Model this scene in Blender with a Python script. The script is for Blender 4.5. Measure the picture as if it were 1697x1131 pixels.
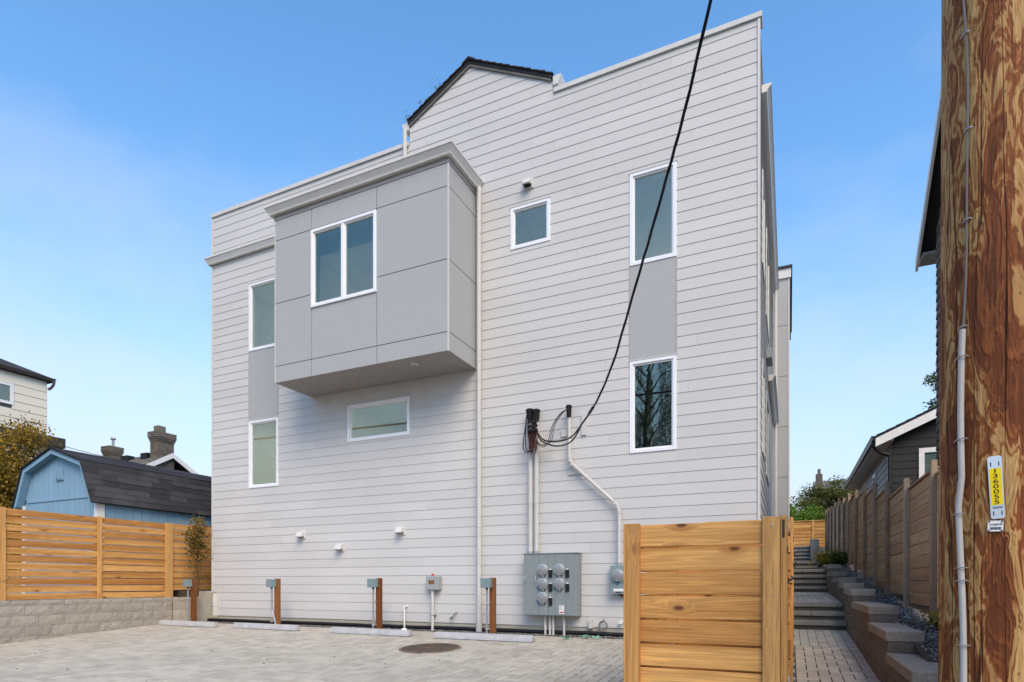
import bpy, bmesh, math, random
import numpy as np
from mathutils import Vector, Matrix
R = math.radians
random.seed(7); rng = np.random.default_rng(7)
for o in list(bpy.data.objects): bpy.data.objects.remove(o)
scene = bpy.context.scene
COL = scene.collection

# ------------------------------------------------------------------ camera, sky, sun, exposure
CAM_Z = 0.86
cam_d = bpy.data.cameras.new('camera'); cam = bpy.data.objects.new('camera', cam_d); COL.objects.link(cam)
cam.location = (0, 0, CAM_Z); cam.rotation_euler = (R(90), 0, R(24.835))
cam_d.sensor_width = 36; cam_d.lens = 21.108; cam_d.shift_y = 0.2372; cam_d.clip_start = .05; cam_d.clip_end = 2000
scene.camera = cam
SUN_DIR = Vector((.50, -.62, .80)).normalized()          # towards the (veiled) sun
el = math.asin(SUN_DIR.z); az = math.atan2(SUN_DIR.x, SUN_DIR.y)
world = bpy.data.worlds.new('World'); scene.world = world; world.use_nodes = True
wn, wl = world.node_tree.nodes, world.node_tree.links
wn.clear()
out = wn.new('ShaderNodeOutputWorld'); bg = wn.new('ShaderNodeBackground'); bg.inputs[1].default_value = .14
sky = wn.new('ShaderNodeTexSky'); sky.sky_type = 'NISHITA'; sky.sun_disc = False
sky.sun_elevation = el; sky.sun_rotation = az
sky.altitude = 0; sky.air_density = 1.0; sky.dust_density = .3; sky.ozone_density = 3.0
# thin cloud veil over the whole sky: denser low down, drifting patches higher up
tc = wn.new('ShaderNodeTexCoord'); mp = wn.new('ShaderNodeMapping'); mp.inputs['Scale'].default_value = (1, 1, 2.2); mp.inputs['Location'].default_value = (2.2, 2.9, 8)
nz = wn.new('ShaderNodeTexNoise'); nz.inputs['Scale'].default_value = 1.35; nz.inputs['Detail'].default_value = 6; nz.inputs['Roughness'].default_value = .55
rp = wn.new('ShaderNodeValToRGB'); rp.color_ramp.elements[0].position = .46; rp.color_ramp.elements[1].position = .70
sx = wn.new('ShaderNodeSeparateXYZ')
hz = wn.new('ShaderNodeMapRange'); hz.inputs[1].default_value = .0; hz.inputs[2].default_value = .55; hz.inputs[3].default_value = .75; hz.inputs[4].default_value = .30
ml = wn.new('ShaderNodeMath'); ml.operation = 'MULTIPLY'
ad = wn.new('ShaderNodeMath'); ad.operation = 'ADD'; ad.inputs[1].default_value = .0; ad.use_clamp = True
mx = wn.new('ShaderNodeMixRGB'); mx.inputs[2].default_value = (1.95, 2.38, 3.35, 1)
wl.new(tc.outputs['Generated'], mp.inputs[0]); wl.new(mp.outputs[0], nz.inputs['Vector']); wl.new(nz.outputs[0], rp.inputs[0])
wl.new(tc.outputs['Generated'], sx.inputs[0]); wl.new(sx.outputs[2], hz.inputs[0])
wl.new(rp.outputs[0], ml.inputs[0]); wl.new(hz.outputs[0], ml.inputs[1])
ad.inputs[0].default_value = 0
hh = wn.new('ShaderNodeMapRange'); hh.interpolation_type = 'SMOOTHSTEP'; hh.inputs[1].default_value = -.02; hh.inputs[2].default_value = .50; hh.inputs[3].default_value = 1.0; hh.inputs[4].default_value = .0
wl.new(sx.outputs[2], hh.inputs[0]); wl.new(hh.outputs[0], ad.inputs[1])
mx2 = wn.new('ShaderNodeMixRGB'); mx2.inputs[2].default_value = (2.75, 3.0, 3.6, 1); wl.new(ml.outputs[0], mx2.inputs[0])
wl.new(ad.outputs[0], mx.inputs[0]); hs = wn.new('ShaderNodeHueSaturation'); hs.inputs['Saturation'].default_value = 1.24; hs.inputs['Value'].default_value = 1.3
wl.new(sky.outputs[0], hs.inputs['Color']); wl.new(hs.outputs[0], mx.inputs[1]); wl.new(mx.outputs[0], mx2.inputs[1]); wl.new(mx2.outputs[0], bg.inputs[0]); wl.new(bg.outputs[0], out.inputs[0])
sd = bpy.data.lights.new('sun', 'SUN'); sd.energy = 1.5; sd.angle = R(40); sd.color = (1, .90, .78)
sun = bpy.data.objects.new('sun', sd); COL.objects.link(sun); sun.location = (20, -25, 32)
sun.rotation_euler = (-SUN_DIR).to_track_quat('-Z', 'Y').to_euler()
vs = scene.view_settings; vs.view_transform = 'Standard'; vs.look = 'None'; vs.gamma = 1; vs.exposure = 1.07; vs.use_white_balance = True; vs.white_balance_temperature = 7850; vs.white_balance_tint = 10
scene.render.engine = 'CYCLES'

# ------------------------------------------------------------------ materials
class N:
    def __init__(s, name, rough=.6, spec=.3):
        s.m = bpy.data.materials.new(name); s.m.use_nodes = True; s.t = s.m.node_tree
        s.b = s.t.nodes['Principled BSDF']; s.b.inputs['Roughness'].default_value = rough
        s.b.inputs['Specular IOR Level'].default_value = spec
    def n(s, typ, **kw):
        q = s.t.nodes.new(typ)
        for k, v in kw.items():
            if k.startswith('i_'): q.inputs[k[2:].replace('_', ' ')].default_value = v
            else: setattr(q, k, v)
        return q
    def l(s, a, b): s.t.links.new(a, b)
    def coords(s, scale=(1, 1, 1), which='Object', jitter=True):
        tc = s.n('ShaderNodeTexCoord'); mp = s.n('ShaderNodeMapping'); mp.inputs['Scale'].default_value = scale
        s.l(tc.outputs[which], mp.inputs['Vector'])
        if jitter:
            oi = s.n('ShaderNodeObjectInfo'); mm = s.n('ShaderNodeMath', operation='MULTIPLY'); mm.inputs[1].default_value = 37.0
            s.l(oi.outputs['Random'], mm.inputs[0]); s.l(mm.outputs[0], mp.inputs['Location'])
        return mp.outputs[0]
    def noise(s, vec, scale, detail=4, rough=.55, dist=0):
        q = s.n('ShaderNodeTexNoise'); q.inputs['Scale'].default_value = scale; q.inputs['Detail'].default_value = detail
        q.inputs['Roughness'].default_value = rough; q.inputs['Distortion'].default_value = dist
        if vec is not None: s.l(vec, q.inputs['Vector'])
        return q.outputs[0]
    def ramp(s, val, stops, interp='LINEAR'):
        q = s.n('ShaderNodeValToRGB'); q.color_ramp.interpolation = interp; e = q.color_ramp.elements
        while len(e) < len(stops): e.new(.5)
        for i, (p, c) in enumerate(stops):
            e[i].position = p; e[i].color = (c, c, c, 1) if isinstance(c, (int, float)) else (*c, 1)
        s.l(val, q.inputs[0]); return q.outputs[0]
    def mix(s, fac, a, b, mode='MIX'):
        q = s.n('ShaderNodeMixRGB', blend_type=mode)
        for i, x in enumerate((fac, a, b)):
            if hasattr(x, 'is_linked'): s.l(x, q.inputs[i])
            elif isinstance(x, (int, float)): q.inputs[i].default_value = x if i == 0 else (x, x, x, 1)
            else: q.inputs[i].default_value = (*x, 1)
        return q.outputs[0]
    def math(s, op, a, b=None):
        q = s.n('ShaderNodeMath', operation=op)
        for i, x in enumerate((a, b)):
            if x is None: continue
            if hasattr(x, 'is_linked'): s.l(x, q.inputs[i])
            else: q.inputs[i].default_value = x
        return q.outputs[0]
    def rand(s):
        oi = s.n('ShaderNodeObjectInfo'); g = s.n('ShaderNodeNewGeometry')
        return s.math('FRACT', s.math('ADD', oi.outputs['Random'], g.outputs['Random Per Island']))
    def color(s, c):
        if hasattr(c, 'is_linked'): s.l(c, s.b.inputs['Base Color'])
        else: s.b.inputs['Base Color'].default_value = (*c, 1)
        return s
    def bump(s, h, dist=.01, strength=1):
        q = s.n('ShaderNodeBump'); q.inputs['Distance'].default_value = dist; q.inputs['Strength'].default_value = strength
        s.l(h, q.inputs['Height']); s.l(q.outputs[0], s.b.inputs['Normal']); return s
M = {}
def plain(name, col, rough=.5, spec=.3, metal=0, var=.06, scale=6, bump=0):
    a = N(name, rough, spec); v = a.coords(); n = a.noise(v, scale, 5)
    lo = tuple(c*(1-var) for c in col); hi = tuple(min(1, c*(1+var)) for c in col)
    a.color(a.ramp(n, [(.3, lo), (.7, hi)])); a.b.inputs['Metallic'].default_value = metal
    if bump: a.bump(a.noise(v, 160, 3), bump)
    M[name] = a.m; return a
def painted_board(name, col, grain_axis=0, var=.025):
    a = N(name, .55, .25); sc = [30, 30, 30]; sc[grain_axis] = 1.6
    v = a.coords(tuple(sc)); g = a.noise(v, 3.0, 5, .6)
    big = a.noise(a.coords((.7, .7, .7), jitter=False), 1.0, 3)
    c = a.mix(a.rand(), tuple(x*(1-var) for x in col), tuple(min(1, x*(1+var)) for x in col))
    c = a.mix(1, c, a.ramp(big, [(.3, .965), (.7, 1.02)]), 'MULTIPLY')
    a.color(c); a.bump(g, .0012, .6); M[name] = a.m
painted_board('siding', (.58, .567, .548), var=.035); painted_board('siding_white', (.78, .71, .58)); painted_board('siding_dark', (.026, .025, .024), var=.15)
painted_board('siding_taupe', (.20, .175, .155), 1); painted_board('siding_blue', (.22, .385, .51), 2, .04)
plain('trim', (.61, .60, .575), .5); plain('gutter', (.66, .64, .60), .42, .4); plain('panel', (.40, .405, .40), .6, var=.018, scale=14, bump=.0006)
plain('soffit', (.33, .31, .295), .7); plain('vinyl', (.83, .84, .86), .32, .45, var=.015); plain('white_trim', (.80, .79, .77), .5)
plain('vent_white', (.63, .62, .60), .5); plain('dark_gap', (.02, .02, .02), .9); plain('backing', (.10, .10, .105), .9); plain('pipe_paint', (.57, .555, .53), .5)
plain('electric_grey', (.225, .262, .262), .42, .4, var=.05); plain('box_grey', (.33, .36, .35), .45, .4); plain('teal_grey', (.20, .27, .28), .45, .4)
plain('black_rubber', (.012, .012, .013), .5); plain('black_iron', (.015, .015, .016), .4, .5); plain('galvanised', (.42, .43, .44), .4, .5, .6)
plain('meter_disc', (.30, .30, .31), .35, .5, .3); plain('silver', (.72, .73, .74), .3, .5, .7); plain('sticker', (.80, .79, .77), .5)
plain('red_ink', (.45, .05, .04), .5); plain('red_lens', (.42, .03, .03), .25, .5); plain('copper_red', (.06, .012, .01), .5)
plain('yellow_tag', (.88, .64, .01), .45); plain('black_ink', (.01, .01, .01), .6); plain('blue_seal', (.02, .08, .35), .5)
plain('green_film', (.20, .40, .30), .3, .5); plain('interior_white', (.72, .70, .66), .8); plain('floor_oak', (.32, .22, .13), .5)
plain('stop_paint', (.45, .45, .455), .6, var=.12, scale=9, bump=.002); plain('wire_grey', (.16, .15, .145), .5); plain('moulding', (.44, .42, .40), .45)
plain('bark', (.075, .055, .04), .9, var=.4, scale=20, bump=.01); plain('stem', (.10, .06, .035), .8); plain('blind', (.28, .30, .31), .5)
def concrete(name, col, var=.14):
    a = N(name, .9, .2); v = a.coords(jitter=False); n = a.noise(v, 2.2, 7, .65); f = a.noise(v, 55, 3)
    c = a.ramp(n, [(.28, tuple(x*(1-var) for x in col)), (.72, tuple(x*(1+var) for x in col))])
    a.color(a.mix(.25, c, a.ramp(f, [(.3, tuple(x*.7 for x in col)), (.7, tuple(x*1.15 for x in col))]))); a.bump(f, .003); M[name] = a.m
concrete('foundation', (.42, .385, .32)); concrete('asphalt', (.075, .073, .07)); concrete('soil', (.07, .055, .04), .3)
def stone(name, col, relief, var=.16, fine=46):
    a = N(name, .95, .15); v = a.coords(); r = a.rand(); n = a.noise(v, 4, 6, .65); f = a.noise(v, fine, 6, .7)
    c = a.mix(r, tuple(x*(1-var) for x in col), tuple(x*(1+var) for x in col))
    c = a.mix(1, c, a.ramp(n, [(.25, .78), (.75, 1.16)]), 'MULTIPLY'); c = a.mix(.55, c, a.mix(1, c, a.ramp(f, [(.32, .55), (.66, 1.3)]), 'MULTIPLY'))
    a.color(c); a.bump(f, relief); M[name] = a.m
stone('block_tan', (.44, .395, .335), .02, .07); stone('block_dark', (.20, .172, .147), .02); stone('cap_stone', (.31, .29, .255), .004, .08)
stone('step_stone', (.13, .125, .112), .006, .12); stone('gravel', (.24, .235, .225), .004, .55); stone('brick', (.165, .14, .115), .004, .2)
def paver_mat(name, col):
    a = N(name, .92, .2); v = a.coords(); r = a.rand(); f = a.noise(v, 70, 5, .7)
    g = a.n('ShaderNodeNewGeometry'); big = a.noise(g.outputs['Position'], .9, 6, .62, .6)
    c = a.mix(r, tuple(x*.84 for x in col), tuple(x*1.10 for x in col))
    c = a.mix(1, c, a.ramp(big, [(.30, (.87, .86, .85)), (.55, 1.0), (.74, (1.07, 1.06, 1.04))]), 'MULTIPLY')
    c = a.mix(.5, c, a.mix(1, c, a.ramp(f, [(.3, .68), (.68, 1.2)]), 'MULTIPLY')); a.color(c); a.bump(f, .003); M[name] = a.m
paver_mat('paver', (.465, .43, .365)); paver_mat('path_paver', (.50, .455, .385))
def wood(name, light, dark, knot, knots=1.0, grey=0, rough=.62, axis=0):
    a = N(name, rough, .22); r = a.rand(); k = 6.0
    sc = {0: (.75, 24, 24), 2: (24, 24, .75)}[axis]; sk = {0: (3.0, .01, 6.2), 2: (6.2, .01, 3.0)}[axis]
    v = a.coords(sc); vk = a.coords(sk)
    vo = a.n('ShaderNodeTexVoronoi'); vo.inputs['Scale'].default_value = 1.0; a.l(vk, vo.inputs['Vector'])
    spc = a.n('ShaderNodeSeparateColor'); a.l(vo.outputs['Color'], spc.inputs[0]); keep = a.math('GREATER_THAN', spc.outputs[0], .35); knots = a.math('MULTIPLY', keep, knots)
    near = a.math('MULTIPLY', a.ramp(vo.outputs['Distance'], [(.0, 1.0), (.34, 0.0)]), keep)
    warp = a.n('ShaderNodeMixRGB', blend_type='ADD'); warp.inputs[0].default_value = 1; a.l(v, warp.inputs[1])
    sw = a.mix(1, near, (0.0, 0.9, 0.9) if axis == 0 else (.9, .9, 0), 'MULTIPLY'); a.l(sw, warp.inputs[2])
    g1 = a.noise(warp.outputs[0], .42, 3, .5, .4); g2 = a.noise(warp.outputs[0], k, 6, .6)
    ring = a.math('SINE', a.math('MULTIPLY', g1, 95.0))
    ringc = a.ramp(ring, [(.0, .84), (1.0, 1.06)])
    base = a.ramp(g1, [(.30, dark), (.52, light), (.72, tuple(x*1.10 for x in light))])
    base = a.mix(1, base, ringc, 'MULTIPLY'); base = a.mix(.42, base, a.mix(1, base, a.ramp(g2, [(.34, .55), (.62, 1.22)]), 'MULTIPLY'))
    tone = a.ramp(r, [(0, (.72, .60, .52)), (.22, (.92, .88, .84)), (.75, (1.04, 1.04, 1.04)), (1, (1.12, 1.16, 1.2))])
    base = a.mix(1, base, tone, 'MULTIPLY')
    kn = a.math('MULTIPLY', a.ramp(vo.outputs['Distance'], [(.06, 1.0), (.13, 0.0)]), knots)
    halo = a.math('MULTIPLY', a.ramp(vo.outputs['Distance'], [(.08, .55), (.33, 0.0)]), knots)
    base = a.mix(halo, base, tuple(x*.6+y*.4 for x, y in zip(dark, knot))); base = a.mix(kn, base, knot)
    if grey:
        w = a.noise(a.coords((1, 6, 6), jitter=True), 1.3, 5, .6); base = a.mix(a.ramp(w, [(.3, 0.0), (.7, grey)]), base, (.33, .27, .21))
    a.color(base); a.bump(g2, .0015, .7); M[name] = a.m
wood('cedar', (.70, .36, .12), (.50, .21, .055), (.16, .055, .02)); wood('cedar_upright', (.68, .375, .14), (.54, .255, .08), (.18, .07, .025), .5, axis=2)
wood('old_cedar', (.50, .30, .155), (.32, .175, .085), (.07, .03, .02), .7, .5); wood('old_cedar_upright', (.42, .30, .20), (.30, .19, .115), (.07, .04, .03), .3, .7, axis=2)
wood('post_brown', (.27, .105, .035), (.20, .07, .022), (.09, .03, .012), .4, axis=2)
def pole_mat():
    a = N('pole_wood', .7, .25); v = a.coords((1, 1, .17), jitter=False)
    v = a.coords((1, 1, .23), jitter=False)
    n2 = a.noise(v, 14, 4, .5, .5); n3 = a.noise(a.coords((1, 1, .09), jitter=False), 30, 4, .6, .2); n4 = a.noise(v, 3.0, 2, .5)
    con = a.math('SINE', a.math('MULTIPLY', n2, 58.0))
    sel = a.math('ADD', a.math('ADD', a.math('MULTIPLY', con, .05), a.math('MULTIPLY', n4, .30)), a.math('ADD', a.math('MULTIPLY', n2, .55), a.math('MULTIPLY', n3, .22)))
    c = a.ramp(sel, [(.43, (.15, .040, .012)), (.532, (.29, .088, .023)), (.544, (.41, .20, .07)), (.65, (.55, .33, .13))])
    fi = a.noise(a.coords((1, 1, .035), jitter=False), 90, 5, .65); c = a.mix(.55, c, a.mix(1, c, a.ramp(fi, [(.3, .50), (.7, 1.28)]), 'MULTIPLY'))
    cr = a.noise(a.coords((1, 1, .03), jitter=False), 13, 2, .4, .2); crack = a.ramp(cr, [(.490, 0.0), (.5, 1.0), (.510, 0.0)])
    c = a.mix(a.math('MULTIPLY', crack, .8), c, (.03, .012, .006))
    sp = a.n('ShaderNodeTexVoronoi'); sp.inputs['Scale'].default_value = 26; a.l(a.coords((1, 1, .5), jitter=False), sp.inputs['Vector'])
    c = a.mix(a.ramp(sp.outputs['Distance'], [(.06, .7), (.12, 0.0)]), c, (.06, .022, .01))
    a.color(c); a.bump(a.math('ADD', a.math('SUBTRACT', fi, a.math('MULTIPLY', crack, 1.5)), a.math('MULTIPLY', sel, 3.0)), .008); M['pole_wood'] = a.m
pole_mat()
def shingle_mat(name, col, var=.3):
    a = N(name, .95, .15); r = a.rand(); f = a.noise(a.coords(), 130, 3); n = a.noise(a.coords(), 3, 4)
    c = a.mix(r, tuple(x*(1-var) for x in col), tuple(x*(1+var) for x in col)); c = a.mix(1, c, a.ramp(n, [(.3, .85), (.7, 1.12)]), 'MULTIPLY')
    a.color(a.mix(.4, c, a.mix(1, c, a.ramp(f, [(.3, .5), (.7, 1.4)]), 'MULTIPLY'))); a.bump(f, .003); M[name] = a.m
shingle_mat('shingle', (.052, .051, .056)); shingle_mat('shingle_grey', (.15, .14, .125)); shingle_mat('shake', (.16, .14, .125), .25); shingle_mat('shingle_brown', (.085, .072, .064))
def leaf_mat(name, cols):
    a = N(name, .55, .3); g = a.n('ShaderNodeNewGeometry'); n = a.noise(a.coords(jitter=False), .9, 3)
    k = a.math('ADD', a.math('MULTIPLY', g.outputs['Random Per Island'], .6), a.math('MULTIPLY', n, .45))
    c = a.ramp(k, [(i/(len(cols)-1), q) for i, q in enumerate(cols)]); a.color(c)
    tr = a.n('ShaderNodeBsdfTranslucent'); a.l(c, tr.inputs[0]); mxs = a.n('ShaderNodeMixShader'); mxs.inputs[0].default_value = .3
    o = a.t.nodes['Material Output']; a.l(a.b.outputs[0], mxs.inputs[1]); a.l(tr.outputs[0], mxs.inputs[2]); a.l(mxs.outputs[0], o.inputs[0]); M[name] = a.m
leaf_mat('leaf_amber', [(.09, .07, .012), (.22, .15, .02), (.40, .24, .03), (.46, .27, .04)]); leaf_mat('leaf_green', [(.03, .06, .012), (.07, .12, .02), (.14, .20, .03)])
leaf_mat('leaf_olive', [(.04, .055, .010), (.11, .125, .022), (.22, .20, .04)]); leaf_mat('leaf_bright', [(.05, .11, .015), (.11, .22, .025), (.20, .32, .04)])
leaf_mat('leaf_rust', [(.05, .085, .02), (.13, .13, .03), (.30, .14, .035), (.34, .12, .03)]); leaf_mat('leaf_yellow', [(.10, .13, .02), (.30, .26, .04), (.40, .28, .05)])
def glass_mat():
    a = N('glass'); t = a.t; t.nodes.remove(a.b); o = t.nodes['Material Output']
    tr = a.n('ShaderNodeBsdfTransparent'); tr.inputs[0].default_value = (.85, .945, .935, 1)
    gl = a.n('ShaderNodeBsdfGlossy'); gl.inputs[0].default_value = (.90, .92, .78, 1); gl.inputs['Roughness'].default_value = .012
    ge = a.n('ShaderNodeNewGeometry'); dt = a.n('ShaderNodeVectorMath', operation='DOT_PRODUCT'); a.l(ge.outputs['Normal'], dt.inputs[0]); a.l(ge.outputs['Incoming'], dt.inputs[1])
    cs_ = a.math('SUBTRACT', 1.0, a.math('ABSOLUTE', dt.outputs['Value'])); sch = a.math('ADD', .12, a.math('MULTIPLY', .88, a.math('POWER', cs_, 5.0)))
    ms = a.n('ShaderNodeMixShader'); a.l(sch, ms.inputs[0]); a.l(tr.outputs[0], ms.inputs[1]); a.l(gl.outputs[0], ms.inputs[2]); a.l(ms.outputs[0], o.inputs[0]); M['glass'] = a.m
glass_mat()
def lamp_fill_mat():
    a = N('lamp_and_fill_glow'); a.b.inputs['Emission Color'].default_value = (1, .92, .82, 1); a.b.inputs['Emission Strength'].default_value = 62; M['lamp_and_fill_glow'] = a.m
lamp_fill_mat()
def grass_mat():
    a = N('grass', .9, .2); n = a.noise(a.coords(jitter=False), .6, 6); a.color(a.ramp(n, [(.3, (.035, .05, .015)), (.7, (.09, .09, .03))])); M['grass'] = a.m
grass_mat()

# ------------------------------------------------------------------ mesh helpers
LOC = {}
class MB:
    def __init__(s): s.v = []; s.f = []
    def add(s, vs, fs):
        b = len(s.v); s.v += [tuple(p) for p in vs]; s.f += [tuple(b+i for i in f) for f in fs]; return s
    def box(s, x0, x1, y0, y1, z0, z1):
        return s.add([(x0, y0, z0), (x1, y0, z0), (x1, y1, z0), (x0, y1, z0), (x0, y0, z1), (x1, y0, z1), (x1, y1, z1), (x0, y1, z1)],
                     [(0, 3, 2, 1), (4, 5, 6, 7), (0, 1, 5, 4), (1, 2, 6, 5), (2, 3, 7, 6), (3, 0, 4, 7)])
    def extrude(s, pts, vec):                                    # polygon (3-D points) pushed along vec
        n = len(pts); v = Vector(vec); q = [Vector(p) for p in pts]
        return s.add(q+[p+v for p in q], [tuple(range(n)), tuple(range(2*n-1, n-1, -1))]+[(i, i+n, (i+1) % n+n, (i+1) % n) for i in range(n)])
    def tube(s, path, r, n=8):
        P = [Vector(p) for p in path]; rs = r if isinstance(r, (list, tuple)) else [r]*len(P); b = len(s.v); up = None
        for i, p in enumerate(P):
            t = (P[min(i+1, len(P)-1)]-P[max(i-1, 0)]).normalized()
            if up is None: up = t.orthogonal().normalized()
            else: up = (up-t*up.dot(t)).normalized()
            w = t.cross(up)
            for k in range(n):
                a = 2*math.pi*k/n; s.v.append(tuple(p+(up*math.cos(a)+w*math.sin(a))*rs[i]))
        for i in range(len(P)-1):
            for k in range(n): s.f.append((b+i*n+k, b+i*n+(k+1) % n, b+(i+1)*n+(k+1) % n, b+(i+1)*n+k))
        s.f.append(tuple(b+k for k in range(n-1, -1, -1))); s.f.append(tuple(b+(len(P)-1)*n+k for k in range(n))); return s
    def build(s, name, mat, parent=None, smooth=False, bevel=0, local=False, segs=1):
        return obj(name, s.mesh(name, mat, smooth, bevel, segs), parent, (0, 0, 0), local)
    def mesh(s, name, mat, smooth=False, bevel=0, segs=1):
        me = bpy.data.meshes.new(name); me.from_pydata(s.v, [], s.f)
        bm = bmesh.new(); bm.from_mesh(me); bmesh.ops.recalc_face_normals(bm, faces=bm.faces)
        if bevel: bmesh.ops.bevel(bm, geom=list(bm.edges), offset=bevel, segments=segs, affect='EDGES', clamp_overlap=True)
        bm.to_mesh(me); bm.free()
        if smooth:
            for p in me.polygons: p.use_smooth = True
            if hasattr(me, 'set_sharp_from_angle'): me.set_sharp_from_angle(angle=R(40))
        me.materials.append(M[mat] if isinstance(mat, str) else mat); return me
def obj(name, me, parent=None, loc=(0, 0, 0), local=False, rot=None, scale=None):
    o = bpy.data.objects.new(name, me); COL.objects.link(o); o.location = loc
    if rot is not None: o.rotation_euler = rot
    if scale is not None: o.scale = scale
    if parent:
        o.parent = parent
        if not local: o.matrix_parent_inverse = Matrix.Translation(-LOC.get(parent, Vector()))
    if local and parent: LOC[o] = LOC.get(parent, Vector())+Vector(loc)
    else: LOC[o] = Vector(loc)
    return o
def tag(o, label=None, cat=None, group=None, kind=None):
    for k, v in (('label', label), ('category', cat), ('group', group), ('kind', kind)):
        if v: o[k] = v
    return o
def thing(name, label, cat, loc=(0, 0, 0), group=None): return tag(obj(name, None, None, loc), label, cat, group)
def struct(name, mb, mat, **k): return tag(mb.build(name, mat, **k), kind='structure')
def copy_tree(o, parent=None):
    c = o.copy(); COL.objects.link(c); c.parent = parent
    for ch in list(o.children): copy_tree(ch, c)
    return c
def ground_z(y): return -.057*(9.7-y)
def quadmesh(name, P, mat, smooth=False):                        # P: (n,4,3) quads
    n = len(P); me = bpy.data.meshes.new(name); me.vertices.add(4*n); me.vertices.foreach_set('co', P.reshape(-1).astype(np.float32))
    me.loops.add(4*n); me.loops.foreach_set('vertex_index', np.arange(4*n, dtype=np.int32)); me.polygons.add(n)
    me.polygons.foreach_set('loop_start', np.arange(0, 4*n, 4, dtype=np.int32)); me.update(calc_edges=True); me.validate(); me.materials.append(M[mat]); return me
def leaves(centers, spread, n, size, flat=.0):
    C = np.asarray(centers)[rng.integers(0, len(centers), n)]; C = C+rng.normal(0, 1, (n, 3))*np.asarray(spread)
    a = rng.normal(0, 1, (n, 3)); a[:, 2] *= 1-flat; a /= np.linalg.norm(a, axis=1)[:, None]
    b = np.cross(a, rng.normal(0, 1, (n, 3))); b /= np.linalg.norm(b, axis=1)[:, None]
    L = size*rng.uniform(.6, 1.35, (n, 1)); W = L*rng.uniform(.45, .7, (n, 1))
    return np.stack([C-a*L*.5, C+b*W*.5, C+a*L*.5, C-b*W*.5], 1)
def text_mesh(s, size, mat, extrude=.0006, squash=1.0):
    cu = bpy.data.curves.new('t', 'FONT'); cu.body = s; cu.size = size; cu.align_x = 'CENTER'; cu.align_y = 'CENTER'; cu.extrude = extrude
    t = bpy.data.objects.new('t', cu); COL.objects.link(t); dg = bpy.context.evaluated_depsgraph_get(); dg.update()
    me = bpy.data.meshes.new_from_object(t.evaluated_get(dg)); bpy.data.objects.remove(t); me.materials.clear(); me.materials.append(M[mat]); return me
# joined pavers etc. are made from this bevelled tile
def tile(mb, x0, x1, y0, y1, z, h=.03, b=.004, slope=0.0):
    zf = lambda y: z+slope*(y-y0)
    lo = [(x0, y0), (x1, y0), (x1, y1), (x0, y1)]; hi = [(x0+b, y0+b), (x1-b, y0+b), (x1-b, y1-b), (x0+b, y1-b)]
    vs = [(x, y, zf(y)-h) for x, y in lo]+[(x, y, zf(y)-b) for x, y in lo]+[(x, y, zf(y)) for x, y in hi]
    fs = [(8, 9, 10, 11)]+[(i, (i+1) % 4, (i+1) % 4+4, i+4) for i in range(4)]+[(i+4, (i+1) % 4+4, (i+1) % 4+8, i+8) for i in range(4)]
    return mb.add(vs, fs)

# ------------------------------------------------------------------ ground, yards
def terrain():
    xs = [-400, -120, -60, -30, -12.95, -6, 0, .9, 3, 30, 60, 120, 400]; ys = [-400, -100, -40, -3, 2, 6, 9.4, 12, 16.5, 21.5, 30, 40, 80, 200, 400]
    def z(y):
        if y < -3: return ground_z(-3)-.06
        if y <= 9.7: return ground_z(y)-.06
        return min(2.4, -.06+(y-9.7)*.085)
    mb = MB(); vs = [(x, y, z(y)) for y in ys for x in xs]; n = len(xs)
    mb.add(vs, [(j*n+i, j*n+i+1, (j+1)*n+i+1, (j+1)*n+i) for j in range(len(ys)-1) for i in range(n-1)]); return mb
struct('ground', terrain(), 'soil')
# alley behind the camera (the pole and the parking court meet it)
al = MB(); al.add([(-60, -7, ground_z(-3)-.01), (60, -7, ground_z(-3)-.01), (60, .5, ground_z(.5)-.03), (-60, .5, ground_z(.5)-.03)], [(0, 1, 2, 3)])
struct('alley', al, 'asphalt')
ly = MB().box(-90, -13.05, -1, 90, -.9, .46)
struct('neighbour_lawn', ly, 'grass')
# parking court: bedding sheet and herringbone pavers
court = MB(); court.add([(-13.0, .5, ground_z(.5)-.02), (.86, .5, ground_z(.5)-.02), (.86, 9.42, ground_z(9.42)-.02), (-13.0, 9.42, ground_z(9.42)-.02)], [(0, 1, 2, 3)])
court_o = struct('parking_court', court, 'backing')
U = .113
def herringbone(x0, x1, y0, y1):
    res = []
    for j in range(int((y1-y0)/U)+1):
        for i in range(-4, int((x1-x0)/U)+4):
            k = (i-j) % 4
            if k == 0: q = (i, j, 2, 1)
            elif k == 3: q = (i, j, 1, 2)           # upright stone, two units deep
            else: continue
            a = max(x0, x0+q[0]*U); b = min(x1, x0+(q[0]+q[2])*U); c = y0+q[1]*U; d = min(y1, y0+(q[1]+q[3])*U)
            if b-a > .03 and d-c > .03: res.append((a, b, c, d))
    return res
MAN = (-4.94, 7.72, .47)
pv = [q for q in herringbone(-12.85, .06, .6, 9.40) if math.hypot((q[0]+q[1])/2-MAN[0], (q[2]+q[3])/2-MAN[1]) > MAN[2]-.03]
def view_size(q):
    x, y = (q[0]+q[1])/2, (q[2]+q[3])/2; d = y*.9075-x*.42
    if d < 1: return 0
    u = (x*.9075+y*.42)/d*995+848.5; v = 968+995*(CAM_Z-ground_z(y))/d
    if not (0 < u < 1030 and v < 1131): return 0
    return 1/d
pv.sort(key=view_size, reverse=True)
mesh_cache = {}
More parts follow.
